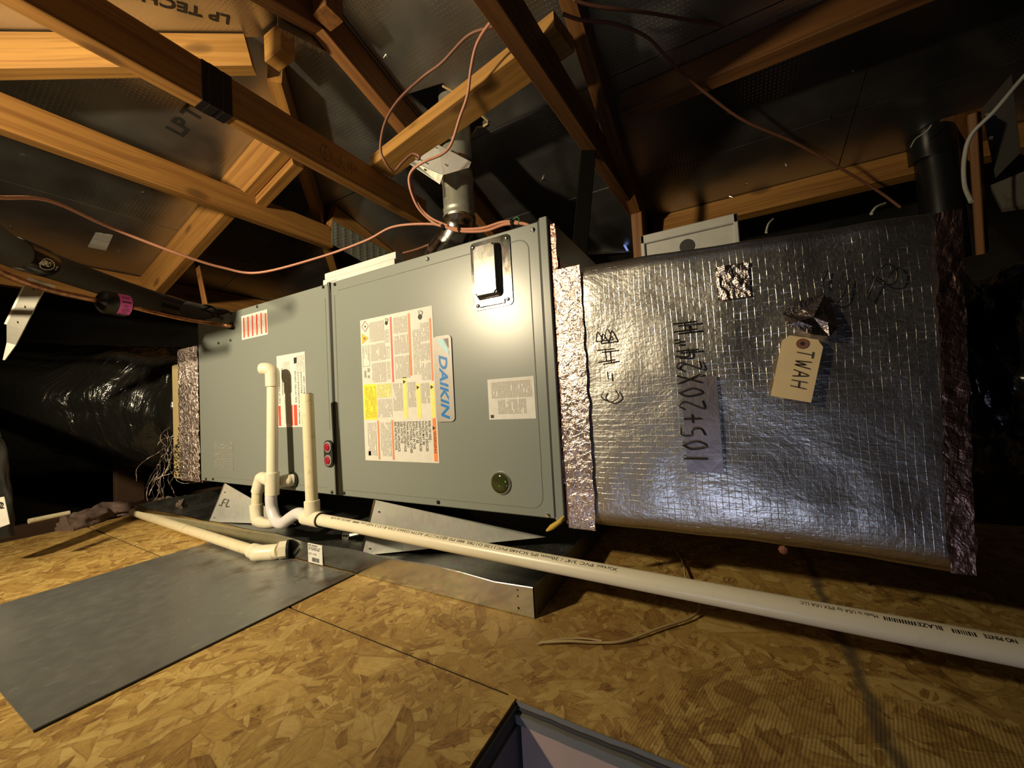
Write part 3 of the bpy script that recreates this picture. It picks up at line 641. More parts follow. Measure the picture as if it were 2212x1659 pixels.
part('emblem', MB().prism([(bx0 + .010, by, .4835), (bx0 + .026, by, .4835), (bx1 - .007, by, .4585), (bx1 - .007, by, .4475)], (0, -.0003, 0)), M['badge_cyan'], bd, None, 'pale blue slanted emblem stripe')
part('emblem', MB().prism([(bx0 + .0285, by, .4835), (bx1 - .007, by, .4835), (bx1 - .007, by, .4625)], (0, -.0003, 0)), M['badge_dark'], bd, None, 'dark emblem triangle')
# rating label
rl = sticker('rating_label', .4545, .5535, .3150, .3920, M['paper_white'], rp, label='small white data label with fine grey print')
part('print', MB().box(.462, .548, FY - .0008, FY - .0006, .355, .386), M['fine_print_dense'], rl); part('print', MB().box(.475, .535, FY - .0008, FY - .0006, .325, .352), M['fine_print_dense'], rl)
part('print', MB().box(.458, .465, FY - .0008, FY - .0006, .318, .324), M['ink_black'], rl)
# pressed metal cover plate
cp = MB().prism(rrect(.4315, .5205, .5285, .6625, .008, FY), (0, -.0022, 0))
cover = part('cover_plate', cp, M['cover_steel'], rp, 30, 'shiny pressed metal cover plate with raised centre')
bm = bmesh.new(); P0 = rrect(.4445, .5010, .5470, .6500, .006, FY - .0022); P1 = rrect(.4475, .4940, .5530, .6470, .005, FY - .017)
v0 = [bm.verts.new(p) for p in P0]; v1 = [bm.verts.new(p) for p in P1]; n = len(v0)
for i in range(n): bm.faces.new((v0[i], v0[(i + 1) % n], v1[(i + 1) % n], v1[i]))
bm.faces.new(v1); bmesh.ops.bevel(bm, geom=[e for e in bm.edges if all(v in v1 for v in e.verts)], offset=.0025, segments=3, affect='EDGES')
part('raised_centre', MB().bm(bm), M['cover_matte'], cover, 50)
for x, z in ((.4375, .6545), (.5135, .6550), (.4430, .5370), (.5105, .5390)):
    part('rivet', MB().screw(x, FY - .0022, z, .0038, .002), M['chrome_screw'], cover, 40)
part('key_slot_tab', MB().rbox(.4475, .505, FY - .0045, FY - .002, .5325, .5425, .0015), M['cover_steel'], cover)
# sight glass
sg = part('sight_glass', MB().tube([(.473, FY + .001, .1955), (.473, FY - .003, .1955), (.473, FY - .0045, .1955)], [.0212, .0212, .0200], 36), M['bright_steel'], rp, 40, 'round sight glass with dark green lens')
simple('green_lens', (0.035, 0.04, 0.012), 0.08); simple('green_dot', (0.15, 0.55, 0.05), 0.2)
part('lens', MB().tube([(.473, FY - .004, .1955), (.473, FY - .0058, .1955), (.473, FY - .0066, .1955)], [.0192, .0180, .009], 28), M['green_lens'], sg, 60)
part('lens_dot', MB().tube([(.4865, FY - .005, .200), (.4865, FY - .0072, .200)], .0016, 8), M['green_dot'], sg); part('lens_dot', MB().tube([(.472, FY - .006, .1905), (.474, FY - .0075, .1905)], .0014, 8), M['green_dot'], sg)  # two small bright green dots set on the lens
# left door labels
rd = sticker('red_stripe_label', -.4135, -.2765, .5745, .6470, M['paper_white'], lp, label='white label with six red stripes')
for k in range(6):
    x = -.404 + k * .0232; part('stripe', MB().box(x, x + .0075, FY - .0008, FY - .0005, .580, .641 - (k == 5) * .004), M['label_red'], rd, None, 'red stripe')
    if k == 5: break
    x = -.396 + k * .0232; part('print', MB().box(x, min(x + .0125, -.278), FY - .0008, FY - .0005, .586, .640), M['fine_print'], rd)
rf = sticker('refrigerant_label', -.2375, -.1095, .3090, .5075, M['paper_white'], lp, label='tall white label with red bars at its foot')
def rb(mb, u0, u1, v0, v1): mb.box(-.2375 + .128 * u0, -.2375 + .128 * u1, FY - .0008, FY - .0005, .3090 + .1985 * v0, .3090 + .1985 * v1)
for r in ((.02, .10, .02, .30), (.47, .53, .02, .30), (.57, .68, .02, .30), ): mb = MB(); rb(mb, *r); part('bar', mb, M['label_red'], rf, None, 'red bars')
for l, u, v in (('RISK OF FIRE. DISPOSE', .68, .33), ('PROPERLY IN ACCORDANCE WITH', .78, .04), ('FEDERAL OR LOCAL REGULATIONS.', .88, .04), ('FLAMMABLE REFRIGERANT USED.', .97, .04), ('RISK OF FIRE', .10, .33), ('REPAIRED ONLY BY', .22, .45)):
    part('lettering', text_mesh(l, .0086, upw(-.2375 + .128 * u, .3090 + .1985 * v), .0), M['ink_black'], rf)
for r in ((.24, .46, .05, .9), (.70, .98, .72, .96), ): mb = MB(); rb(mb, *r); part('print', mb, M['fine_print'], rf, None, None)
for r in ((.62, .72, .86, .94), ): mb = MB(); rb(mb, *r); part('mark', mb, M['ink_black'], rf, None, None)
sticker('worn_label', -.600, -.481, .180, .2665, M['fine_print_faint'], lp, label='worn grey data label almost the colour of the cabinet')
# the two red service caps on the seam
sp = part('service_port_plate', MB().prism(rrect(-.0415, -.0065, .2075, .2740, .014, FY), (0, -.003, 0)), M['black_gasket'], ah, 30, 'rounded black plate holding two red caps')
for z in (.2575, .2245):
    c = part('port_ring', MB().tube([(-.024, FY - .002, z), (-.024, FY - .0055, z), (-.024, FY - .006, z)], [.0135, .0135, .011], 24), M['cap_ring'], sp, 40)
    part('red_cap', MB().tube([(-.024, FY - .004, z), (-.024, FY - .008, z), (-.024, FY - .009, z)], [.0105, .0095, .007], 20), M['cap_red'], sp, 40, 'red rubber cap')
# booklet lying on the cabinet roof
bk = thing('instruction_booklet', 'white folded papers lying on top of the grey cabinet', 'papers', (.04, .07, Z1))
part('folded_sheets', MB().rbox(-.092, .178, .045, .075, Z1 + .0005, Z1 + .036, .003, 2), M['paper_white'], bk, 40)
part('folded_sheets', MB().rbox(-.088, .180, .048, .078, Z1 + .0365, Z1 + .054, .003, 2), M['paper_white'], bk, 40)
part('print', MB().box(-.07, -.035, .0446, .0449, Z1 + .024, Z1 + .0262), M['ink_grey'], bk); part('print', MB().box(-.055, .02, .0446, .0449, Z1 + .012, Z1 + .0155), M['ink_grey'], bk)
# little yellow scrap at the cabinet corner
t = thing('foam_scrap', 'yellow scrap stuck under the right bottom corner of the cabinet', 'scrap', (.585, -.005, .132))
part('scrap', MB().tube([(.566, -.012, .120), (.576, -.010, .127), (.590, -.006, .137), (.597, -.003, .146)], [.002, .0055, .0045, .0015], 6), M['yellow_foam'], t, 60)

# ---------------------------------------------------------------- drain pan
dp = thing('drain_pan', 'shallow galvanized drain pan under the grey cabinet', 'drain pan', (-.2, .28, 0))
PX0, PX1, PY0, PY1, PH = -1.0, .5636, -.070, .66, .047
part('pan_floor', MB().box(PX0, PX1, PY0, PY1, .002, .0035), M['galvanized_dull'], dp)
def bent_lip(a, b, n, out):
    """one upstanding side with a slightly dented rim; out = outward direction"""
    mb = MB(); a = Vector(a); b = Vector(b); o = Vector(out) * .0016; top = []
    for k in range(n + 1):
        p = a.lerp(b, k / n); h = PH + .0024 * math.sin(k * 1.7) * (0 < k < n) - (.004 if 3 < k < 6 else 0) * (n > 10)
        w = Vector(out) * (.0025 * math.sin(k * .9 + 1) * (0 < k < n)); top.append((p, p + w + Vector((0, 0, h))))
    for (p, q) in top: mb.v += [p, q, q + o, p + o]
    for k in range(n): 
        i = 4 * k
        for j in range(4): mb.f.append((i + j, i + (j + 1) % 4, i + 4 + (j + 1) % 4, i + 4 + j))
    return mb
lipf = part('front_side', bent_lip((PX0, PY0, .0015), (PX1, PY0, .0015), 22, (0, -1, 0)), M['pan_metal'], dp, 30)
rim = [(PX0 + (PX1 - PX0) * k / 22, PY0 - .0008 - (.0025 * math.sin(k * .9 + 1) * (0 < k < 22)), .0018 + PH + .0024 * math.sin(k * 1.7) * (0 < k < 22) - (.004 if 3 < k < 6 else 0)) for k in range(23)]
part('rim', MB().tube(rim, .0011, 5), M['bright_steel'], dp, 60)
part('right_side', bent_lip((PX1, PY0, .0015), (PX1, PY1, .0015), 9, (1, 0, 0)), M['galvanized_dull'], dp, 30)
part('left_side', bent_lip((PX0, PY0, .0015), (PX0, PY1, .0015), 9, (-1, 0, 0)), M['galvanized_dull'], dp, 30)
part('back_side', bent_lip((PX0, PY1, .0015), (PX1, PY1, .0015), 12, (0, 1, 0)), M['galvanized_dull'], dp, 30)
for z in (.041, .031, .012): part('spot_rivet', MB().screw(.536, PY0 - .0016, z, .0022, .001), M['black_screw'], dp, 40)
cr = MB(); cr.prism([(-.085, PY0 - .0022, .004), (-.035, PY0 - .0045, .044), (-.028, PY0 - .0022, .0455), (-.078, PY0 - .0018, .003)], (0, -.0004, 0)); part('lip_crease', cr, M['bright_steel'], dp, None, 'bright crease in the front side')
lx0, lx1 = (-0.0105,-0.0738,0.041)[0], (0.041,-0.0738,0.0355)[0]
pt = part('price_label', MB().box(lx0, lx1, PY0 - .0050, PY0 - .0044, .004, .0475), M['paper_white'], dp, None, 'white price sticker with a barcode')
tx = MB(); lw = lx1 - lx0
for l, z in (('PAN 30X60X2', .0415), ('22 GA GALV 2 1/2', .0365), ('CE 2 IN DR PAN', .0325), ('QTY 1 CTN', .0225)):
    part('lettering', text_mesh(l, lw * .105, plane_map((lx0 + lw * .05, PY0 - .0053, z), (1, 0, 0), (0, 0, 1)), .01), M['ink_black'], pt)
random.seed(3); x = lx0 + lw * .28
while x < lx0 + lw * .78:
    w = random.choice((.0006, .0011, .0016)); tx.box(x, x + w, PY0 - .0053, PY0 - .0051, .0075, .0165); x += w + random.choice((.0007, .0013))
part('barcode', tx, M['ink_black'], pt, None, None, 'stuff')
# sheet-metal stands that hold the cabinet up in the pan
def stand(label, apex, left, right, back, m):
    t = thing('cabinet_stand', label, 'stand', left)
    A, L, R = Vector(apex), Vector(left), Vector(right); th = Vector((.0006, .0016, 0)); B = Vector(back)
    part('face', MB().prism([L, R, A], th), M[m], t)
    part('side', MB().prism([L, A, A + B, L + B * .9], (.0014, .0004, 0)), M['galvanized_steel'], t)
    fl = (A - L).normalized(); part('folded_edge', MB().tube([L + Vector((0, -.0006, 0)), A + Vector((0, -.0006, 0))], .0016, 6), M['bright_steel'], t)
    for k in (.12, .45, .78):
        p = L.lerp(A, k) + (R - L).normalized() * .018 + Vector((0, -.001, 0)); part('rivet', MB().tube([p, p + Vector((0, -.0022, 0))], [.0024, .0012], 8), M['chrome_screw'], t)
    return t, L, R, A
t, L_, R_, A_ = stand('bright triangular sheet-metal stand in the pan, left, behind the white trap', (-.548, .004, .1352), (-.655, .004, .0045), (-.300, .075, .012), (.02, .45, 0), 'stand_metal')
part('ink_mark', strokes(scrawl('FL'), plane_map(L_.lerp(A_, .42) + (R_ - L_) * .075 + Vector((0, -.0022, 0)), (R_ - L_).normalized() * .03, (A_ - L_).normalized() * .03), .0009), M['marker_ink'], t)
t, L_, R_, A_ = stand('large triangular sheet-metal stand in the pan behind the long white pipe', (.1245, .004, .1352), (.080, -.004, .0045), (.47, .19, .03), (.02, .45, 0), 'stand_metal')
tab = thing('strap_tab', 'small bent metal tab with two holes in the pan under the long pipe', 'bracket', (-0.0648,0.0649,0.0045))
q = Vector((-0.0522,0.0551,0.0045))
part('tab', MB().prism([q + Vector((-.012, 0, .0)), q + Vector((.010, .002, .0)), q + Vector((.013, .002, .019)), q + Vector((-.009, 0, .018))], (.001, .0015, 0)).prism([q + Vector((.010, .002, .016)), q + Vector((.05, .02, .018)), q + Vector((.05, .025, .011)), q + Vector((.010, .004, .008))], (0, .0012, .001)), M['bright_steel'], tab)
for dx in (-.0045, .005): part('hole', MB().tube([q + Vector((dx, -.0004, .010)), q + Vector((dx, .0005, .010))], .003, 9), M['dark_hole'], tab)

# ---------------------------------------------------------------- condensate drain
def pipe(name, pts, r, m, parent, n=18, smooth=50, label=None, bend=0): return part(name, MB().tube(catmull(pts, bend) if bend else pts, r, n), M[m], parent, smooth, label)
def sleeve(name, a, b, r, m, parent, label=None):
    """fitting hub: slightly flared thick-walled socket"""
    a = Vector(a); b = Vector(b); d = (b - a)
    return part(name, MB().tube([a, a + d * .02, a + d * .06, a + d * .94, a + d * .98, b], [r * .94, r, r, r, r, r * .94], 22), M[m], parent, 40, label)
R0, RF = .01335, .0168
cd = thing('condensate_drain', 'white plastic trap and long drain pipe running right in front of the grey cabinet', 'drain pipe', (0, -.06, .1))
TE = Vector((.0, -.068, .1020)); END = Vector((1.70, -.075, .074)); DX = (END - TE).normalized()
sleeve('tee_hub', TE - DX * .028, TE + DX * .030, RF * 1.04, 'pvc_fitting', cd)
long_p = pipe('long_pipe', [TE + DX * .02, END], R0, 'pvc_white', cd, 28, 50, 'long straight pipe printed with black lettering')
pipe('joint_ring', [TE + DX * .0295, TE + DX * .0315], RF * 1.0, 'black_gasket', cd)
c2 = Vector((-0.0085,-0.065,0.3916)); tb = TE + Vector((0, 0, .005)); d2 = (c2 - tb).normalized()
sleeve('tee_branch', tb, tb + d2 * .036, RF, 'pvc_fitting', cd)
pipe('cleanout_riser', [tb + d2 * .02, c2 - d2 * .001], R0, 'pvc_used', cd, 20, 50, 'open cream riser pipe, scuffed')
part('open_bore', MB().tube([c2 - d2 * .0008, c2 + d2 * .0004], R0 * .74, 16), M['violet_shade'], cd)
# vent riser over the trap
V0 = Vector((-0.1867,-0.053,0.1377)); V1 = Vector((-0.1855,-0.052,0.197)); V2 = Vector((-0.1894,-0.042,0.4256)); V3 = Vector((-0.1944,-0.042,0.453))
sleeve('coupling', V0, V1, RF * .98, 'pvc_fitting', cd)
pipe('vent_riser', [V1 - Vector((0, 0, .01)), V2], R0, 'pvc_white', cd, 20)
sleeve('elbow_socket', V2 - Vector((0, 0, .006)), V2 + Vector((0, 0, .026)), RF, 'pvc_white', cd)
e0 = V2 + Vector((0, 0, .022))
pipe('vent_elbow', [e0, e0 + Vector((0, -.001, .012)), e0 + Vector((-.008, -.008, .019)), e0 + Vector((-.022, -.013, .020))], [RF, RF * .99, RF * .97, RF * .95], 'pvc_white', cd, 20, 60, None, 5)
# stub out of the cabinet, elbows and trap
S0 = Vector((-0.175,-0.003,0.1683)); S1 = Vector((-0.1812,-0.018,0.1687)); E1 = Vector((-0.2856,-0.024,0.1695)); E2 = Vector((-0.3066,-0.026,0.1329)); E3 = Vector((-0.3098,-0.028,0.0871)); E4 = Vector((-0.3032,-0.03,0.0501))
pipe('stub_collar', [S0 + Vector((0, .002, 0)), S0 - Vector((0, .004, 0))], .0205, 'black_gasket', cd)
sleeve('stub_socket', S0, S0.lerp(S1, .9), RF, 'pvc_fitting', cd)
pipe('street_elbow', [S0.lerp(S1, .7), S1, Vector((-0.2284,-0.0215,0.1632)), E1 + Vector((.004, 0, .003)), E1 + Vector((-.008, 0, -.006)), E2], RF * .95, 'pvc_fitting', cd, 20, 60, None, 5)
pipe('short_nipple', [E2 + Vector((0, 0, .003)), E3], R0, 'pvc_used', cd, 18)
sleeve('trap_socket', E3 + Vector((0, 0, .012)), E3 - Vector((0, 0, .008)), RF, 'pvc_fitting', cd)
pipe('trap_elbow', [E3, E3.lerp(E4, .6), E4 + Vector((.006, 0, .003)), Vector((-0.2384,-0.036,0.055)), Vector((-0.169,-0.044,0.0707))], [RF * .97, RF * .95, RF * .93, R0, R0 * .9], 'pvc_fitting', cd, 18, 60, None, 5)
pipe('trap_bend', [V0 + Vector((0, 0, .012)), V0 - Vector((0, .003, .004)), Vector((-0.185,-0.055,0.1029)), Vector((-0.1627,-0.058,0.0767)), Vector((-0.1316,-0.06,0.0748)), Vector((-0.0985,-0.062,0.0912)), Vector((-0.0593,-0.064,0.1066)), TE - DX * .018], R0 * 1.03, 'pvc_lavender', cd, 20, 60, 'glossy lavender-white S-shaped trap bend', 6)
# black lettering along the long pipe, upside down as seen from the hatch
ax = DX; rad = R0 + .00025; ey = Vector((0, -1, 0)); ez = ax.cross(ey); ez = ez if ez.z > 0 else -ez
def on_pipe(x_start, top):
    s0 = (x_start - TE.x)
    def f(a, b):
        ang = top - b / rad
        return TE + ax * (s0 - a) + (ey * math.cos(ang) + ez * math.sin(ang)) * rad
    return f
def ptext(s, xa, xb, size, top=74, bold=.0):
    w = max(v[0] for v in text_mesh(s, size, lambda a, b: Vector((a, b, 0)), bold).v); f = on_pipe(xa, math.radians(top)); k = (xa - xb) / w
    part('lettering', text_mesh(s, size, lambda a, b: f(a * k, b), bold), M['ink_black'], long_p)
def pbars(xa, xb, top=72):
    f = on_pipe(xa, math.radians(top)); k = 0.0; mb = MB()
    while k < xa - xb - .0015:
        w = random.choice((.0008, .0014)); mb.add([f(k, 0), f(k + w, 0), f(k + w, .0045), f(k, .0045)], [(0, 1, 2, 3)]); k += w + .0009
    part('barcode', mb, M['ink_black'], long_p, None, None, 'stuff')
ptext('Xirtec PVC 3/4" / 20mm IPS SCH40 PVC1120 D1785 480 PSI @23C/73F ASTM D2665 CSA B137.3 NSF-pw', .703, .170, .0078)
pbars(.166, .144); ptext('24051921 20:14 IPS', .140, .075, .0070)
ptext('NO PINTE', 1.080, 1.058, .0060, 74, .03); pbars(1.053, 1.035); ptext('BLAZE', 1.030, 1.011, .0066, 74, .02); pbars(1.010, .984)
ptext('Made in USA by IPEX USA LLC', .981, .913, .0060)
# pan drain
pd = thing('pan_drain_pipe', 'cream drain pipe lying along the floor with an elbow into the pan front', 'drain pipe', (-0.1873,-0.0881,0))
N0 = Vector((-0.0857,-0.072,0.0217)); N1 = Vector((N0.x - .010, -.083, N0.z)); EL = Vector((-0.1547,-0.1092,0.018)); FAR = Vector((-1.0465,-0.0624,0.019))
pipe('gasket', [N0, N0 + (N1 - N0) * .35], .0215, 'black_rubber', pd, 24)
pipe('hex_nut', [N0 + (N1 - N0) * .3, N0 + (N1 - N0) * 1.5], .0205, 'pvc_white', pd, 6, 20)
mid = N0 + (N1 - N0) * 1.45; into = Vector((-0.1136,-0.0933,0.019))
pipe('adapter', [mid, into], .0172, 'pvc_white', pd, 20, 50)
pipe('elbow', [into.lerp(mid, .25), into, EL + Vector((.006, -.003, 0)), EL, EL + (FAR - EL).normalized() * .024], [.0178, .0178, .0182, .018, .0172], 'pvc_white', pd, 22, 60, None, 5)
pipe('pipe', [EL + (FAR - EL).normalized() * .012, FAR], R0 * .98, 'pvc_used', pd, 18, 50, 'scuffed cream pipe')
# sheet of metal on the floor
part('bent_sheet', MB().prism([(-.430, -.512, .0006), (.1310, -.504, .0006), (.1430, -.0745, .0006), (-.4215, -.0745, .0006)], (0, 0, .0016)), M['floor_sheet_metal'])
o = bpy.data.objects['bent_sheet']; o.name = 'metal_sheet'; tag(o, 'flat grey metal sheet lying on the board floor in front of the pan', 'metal sheet')
part('dark_edge', MB().prism([(.1315, -.504, 0), (.1345, -.504, 0), (.1465, -.0745, 0), (.1435, -.0745, 0)], (0, 0, .0026)), M['black_gasket'], o)

# ---------------------------------------------------------------- foil-wrapped supply duct
du = thing('foil_duct', 'large silver foil-wrapped duct box right of the grey cabinet', 'duct', (.85, .25, .13))
def duct_body():
    """rounded box with a slightly quilted, drooping front"""
    mb = MB(); nx, prof = 40, []
    y0, y1, r = 0.0, .50, .026
    for k in range(7): a = PI / 2 * k / 6; prof.append(('t', y0 + r - r * math.sin(a), -r + r * math.cos(a)))       # top front edge
    top = [(y1, 0, 't'), ((y0 + y1) / 2, 0, 't')] + [(y, dz, 't') for _, y, dz in prof]
    mid = [(y0, f, 'm') for f in [k / 18 for k in range(1, 18)]]
    bot = []
    rb_ = .034
    for k in range(7): a = PI / 2 * k / 6; bot.append((y0 + rb_ - rb_ * math.cos(a), rb_ - rb_ * math.sin(a), 'b'))
    bot += [((y0 + y1) / 2, 0, 'b'), (y1, 0, 'b')]
    P = top + mid + bot; n = len(P)
    for i in range(nx + 1):
        f = i / nx; zt = .582 - .035 * f; zb = .127 - .009 * f + .006 * math.sin(f * 3.1)
        for y, q, k in P:
            if k == 't': z = zt + q
            elif k == 'b': z = zb + q
            else: z = (zt - .026) + (zb + .034 - zt + .026) * q
            x = .6095 + (1.1010 + (z - .547) * .042 - .6095) * f
            w = noise.noise(Vector((x * 9, z * 9, y * 3))) * .0045 + noise.noise(Vector((x * 26, z * 26, y * 5 + 3))) * .0016
            if y < .03 and k != 'b': y = y - w - .004 * math.sin(PI * f)
            mb.v.append((x, y, z + (w * .6 if k != 'm' else 0)))
    for i in range(nx):
        for j in range(n - 1): a = i * n + j; mb.f.append((a, a + 1, a + n + 1, a + n))
        a = i * n; mb.f.append((a + n - 1, a, a + n, a + 2 * n - 1))
    mb.f += [tuple(range(n)), tuple(range(nx * n, nx * n + n))[::-1]]
    return mb
part('wrap', duct_body(), M['duct_wrap_foil'], du, 60)
def crinkle_strip(x0, x1, z0, z1, y, nx, nz, amp, seed, yd=.0):
    mb = MB(); n = nz + 1
    for i in range(nx + 1):
        for j in range(n):
            fx, fz = i / nx, j / nz; x = x0 + (x1 - x0) * fx; z = z0 + (z1 - z0) * fz
            e = noise.noise(Vector((x * 55 + seed, z * 42, seed))) * amp + noise.noise(Vector((x * 130, z * 95 + seed, 2))) * amp * .5
            edge = (i in (0, nx)) * .0018 * noise.noise(Vector((z * 40, seed, i)))
            mb.v.append((x + edge * 2, y - abs(e) - yd * math.sin(PI * fx), z))
    for i in range(nx):
        for j in range(nz): a = i * n + j; mb.f.append((a, a + 1, a + n + 1, a + n))
    return mb
part('collar', MB().rbox(.5965, .613, .004, .50, .128, .600, .003), M['foil_tape_dull'], du, None, 'dull brown taped collar next to the cabinet')
part('foil_tape_strip', crinkle_strip(.606, .653, .128, .573, -.0060, 18, 170, .0013, 1), M['foil_tape'], du, None, 'bright crinkled foil tape strip down the left edge')
part('foil_tape_strip', crinkle_strip(.588, .609, .20, .66, .004, 6, 110, .002, 7), M['foil_tape_dull'], du, None, 'narrow crinkled foil strip along the cabinet edge')
rt_ = crinkle_strip(1.080, 1.102, .128, .540, -.0055, 9, 130, .0014, 4); rt_.v = [(p[0] + (p[2] - .547) * .042, p[1], p[2]) for p in rt_.v]
part('foil_tape_strip', rt_, M['foil_tape_dull'], du, None, 'dull reddish foil tape down the right edge')
px, pz = (0.8734,-0.009,0.5)[0], (0.8734,-0.009,0.5)[2]
part('foil_patch', crinkle_strip(px - .020, px + .020, pz - .024, pz + .024, -.0085, 24, 28, .0032, 9), M['foil_tape'], du, None, 'small square of crinkled foil tape')
part('clear_patch', MB().box((0.7973,-0.01,0.3708)[0], (0.8445,-0.01,0.3673)[0], -.0100, -.0092, (0.8068,-0.01,0.2315)[2], (0.8159,-0.01,0.3694)[2]), M['foil_smooth'], du, None, 'tall dull strip of tape behind the lettering')
part('torn_hole', MB().tube([(0.9082,0.004,0.1288), (0.9079,0.001,0.1298), (0.9072,-0.001,0.1292)], [.006, .005, .002], 7), M['ring_brown'], du, None, 'small brown torn spot near the bottom edge')
DY = -.0108
sc = MB()
q0 = Vector((0.8258,-0.0108,0.2456)); q1 = Vector((0.8245,-0.0108,0.4532)); dd = (q1 - q0); dd.y = 0; L_ = dd.length; dd.normalize(); uu = Vector((-dd.z, 0, dd.x)); uu = uu if uu.x < 0 else -uu
sc1 = strokes(scrawl('105+20X24"H', .80), lambda a, b: q0 + dd * (a * L_ / 8.6) + uu * (b * .032) + Vector((0, -.0008, 0)), .0014)
part('marker_writing', sc1, M['marker_ink'], du, None, 'black marker writing running upward')
q0 = Vector((0.7053,-0.0098,0.3385)); q1 = Vector((0.7014,-0.0098,0.4603)); dd2 = (q1 - q0); dd2.y = 0; L2 = dd2.length; dd2.normalize(); u2 = Vector((-dd2.z, 0, dd2.x)); u2 = u2 if u2.x < 0 else -u2
part('marker_writing', strokes(scrawl('C-HB', .85), lambda a, b: q0 + dd2 * (a * L2 / 3.1) + u2 * (b * .028), .0011), M['marker_ink'], du, None, 'faint marker letters beside the tape')
for pts in ([(1788,585), (1776,612), (1783,622)], [(1832,602), (1820,640), (1806,656), (1793,656)], [(1876,648), (1892,605), (1912,572), (1936,585), (1934,612), (1905,612), (1884,594)]):
    pass
def face(pts, y): return pts
wires = (((0.9778,-0.01,0.493), (0.9706,-0.013,0.4776), (0.9736,-0.012,0.4713)), ((0.9978,-0.01,0.4789), (0.9892,-0.014,0.4574), (0.9823,-0.014,0.4493), (0.9773,-0.01,0.4509)), ((1.0128,-0.01,0.4495), (1.0208,-0.013,0.4718), (1.0309,-0.014,0.4886), (1.0405,-0.014,0.4793), (1.0377,-0.013,0.4646), (1.0267,-0.013,0.4661), (1.0184,-0.011,0.4791)))
for w_ in wires: part('wire_end', MB().tube(catmull(w_, 6), .0009, 6), M['black_rubber'], du, 60, 'thin black wire end poking through the foil')
# paper tag hung on the duct
tg = thing('paper_tag', 'manila paper tag with handwriting hanging on the silver duct', 'tag', (0.9373,-0.014,0.3693))
c0, c1, c2, c3 = (Vector(p) for p in ((0.9255,-0.016,0.4178), (0.9674,-0.016,0.4042), (0.9478,-0.021,0.327), (0.9059,-0.021,0.3379)))
def corner(a, b, f): return a + (b - a) * f
part('card', MB().prism([corner(c0, c1, .16), corner(c0, c1, .84), corner(c1, c2, .10), c2, c3, corner(c0, c3, .10)], (0, .0006, 0)), M['manila_card'], tg)
hc = corner(c0, c1, .5) + (c3 - c0) * .10 + Vector((0, -.001, 0))
part('reinforcing_ring', MB().tube([hc, hc + Vector((0, -.0008, 0))], .0066, 18), M['ring_brown'], tg, None, 'brown reinforcing ring')
part('eyelet', MB().tube([hc + Vector((0, -.0008, 0)), hc + Vector((0, -.0012, 0))], .0024, 12), M['ink_black'], tg)
dn = (c3 - c0).normalized(); rt = (c1 - c0).normalized(); st = corner(c0, c1, .44) + (c3 - c0) * .20 + Vector((0, -.0014, 0)) - dn * 0
part('handwriting', strokes(scrawl('TWAH', .80), lambda a, b: st + dn * (a * .0165) + rt * (b * .0165 - .001), .0007), M['marker_ink'], tg)
fl = MB(); F = [Vector(p) for p in ((0.9258,-0.02,0.4441), (0.9411,-0.016,0.4582), (0.9724,-0.011,0.4634), (0.9786,-0.016,0.4401), (0.981,-0.021,0.4181), (0.9708,-0.026,0.4079), (0.9522,-0.03,0.4127), (0.9285,-0.03,0.4277))]
cen = sum(F, Vector()) / len(F) + Vector((0, -.006, 0)); fl.v = [cen] + F + [cen.lerp(p, .55) + Vector((0, random.uniform(-.006, .003), 0)) for p in F]; n = len(F)
for i in range(n):
    j = (i + 1) % n; fl.f += [(0, 1 + n + i, 1 + n + j), (1 + n + i, 1 + i, 1 + j, 1 + n + j)]
part('foil_flap', fl, M['foil_tape'], tg, None, 'crumpled flap of foil tape that holds the tag')
# grey metal box on top of the duct
t = thing('metal_box', 'grey sheet-metal box standing behind the top edge of the foil duct', 'box', (.80, .52, .585))
mb = MB().rbox(.688, .905, .44, .60, .588, .758, .003); part('body', mb, M['grey_box_paint'], t)
part('rim', MB().rbox(.684, .909, .432, .445, .745, .768, .002).rbox(.684, .694, .432, .447, .59, .768, .002).rbox(.899, .909, .432, .447, .59, .768, .002), M['grey_box_paint'], t)
part('knockout', MB().tube([(.795, .4405, .716), (.795, .4385, .716)], .018, 20), M['black_gasket'], t)

# ---------------------------------------------------------------- black flexible ducts
def flex(center, radii, folds, amp, seed, name, label, cat, n=72, m_=None, caps=True):
    C_ = catmull(center, 14); k = len(C_); mb = MB(); u = None
    for i, p in enumerate(C_):
        t_ = (C_[min(i + 1, k - 1)] - C_[max(i - 1, 0)]).normalized()
        u = (Vector((0, 0, 1)) - t_ * t_.z).normalized(); w_ = t_.cross(u); f = i / (k - 1)
        r = radii[0] + (radii[1] - radii[0]) * f
        for j in range(n):
            a = 2 * PI * j / n; d = u * math.cos(a) + w_ * math.sin(a)
            e = noise.noise(Vector((f * folds, math.cos(a) * 1.7, math.sin(a) * 1.7 + seed))) + .55 * noise.noise(Vector((f * folds * 2.3 + seed, math.cos(a) * 3.6, math.sin(a) * 3.6))) + .3 * abs(noise.noise(Vector((f * folds * 5, math.cos(a) * 5 + seed, math.sin(a) * 5))))
            mb.v.append(p + d * (r + amp * e))
    for i in range(k - 1):
        for j in range(n): a = i * n + j; b = i * n + (j + 1) % n; mb.f.append((a, b, b + n, a + n))
    mb.f += [tuple(range(n))[::-1], tuple(range((k - 1) * n, k * n))]
    o = part(name, mb, m_ or M['black_poly_wrap'], None, 70); return tag(o, label, cat)
flex([(-.945, .28, .37), (-1.00, .28, .37), (-1.12, .22, .38), (-1.42, .02, .41), (-1.9, -.25, .43)], (.225, .27), 7, .040, 2.2, 'flexible_duct', 'big shiny black plastic-wrapped duct left of the grey cabinet', 'duct')
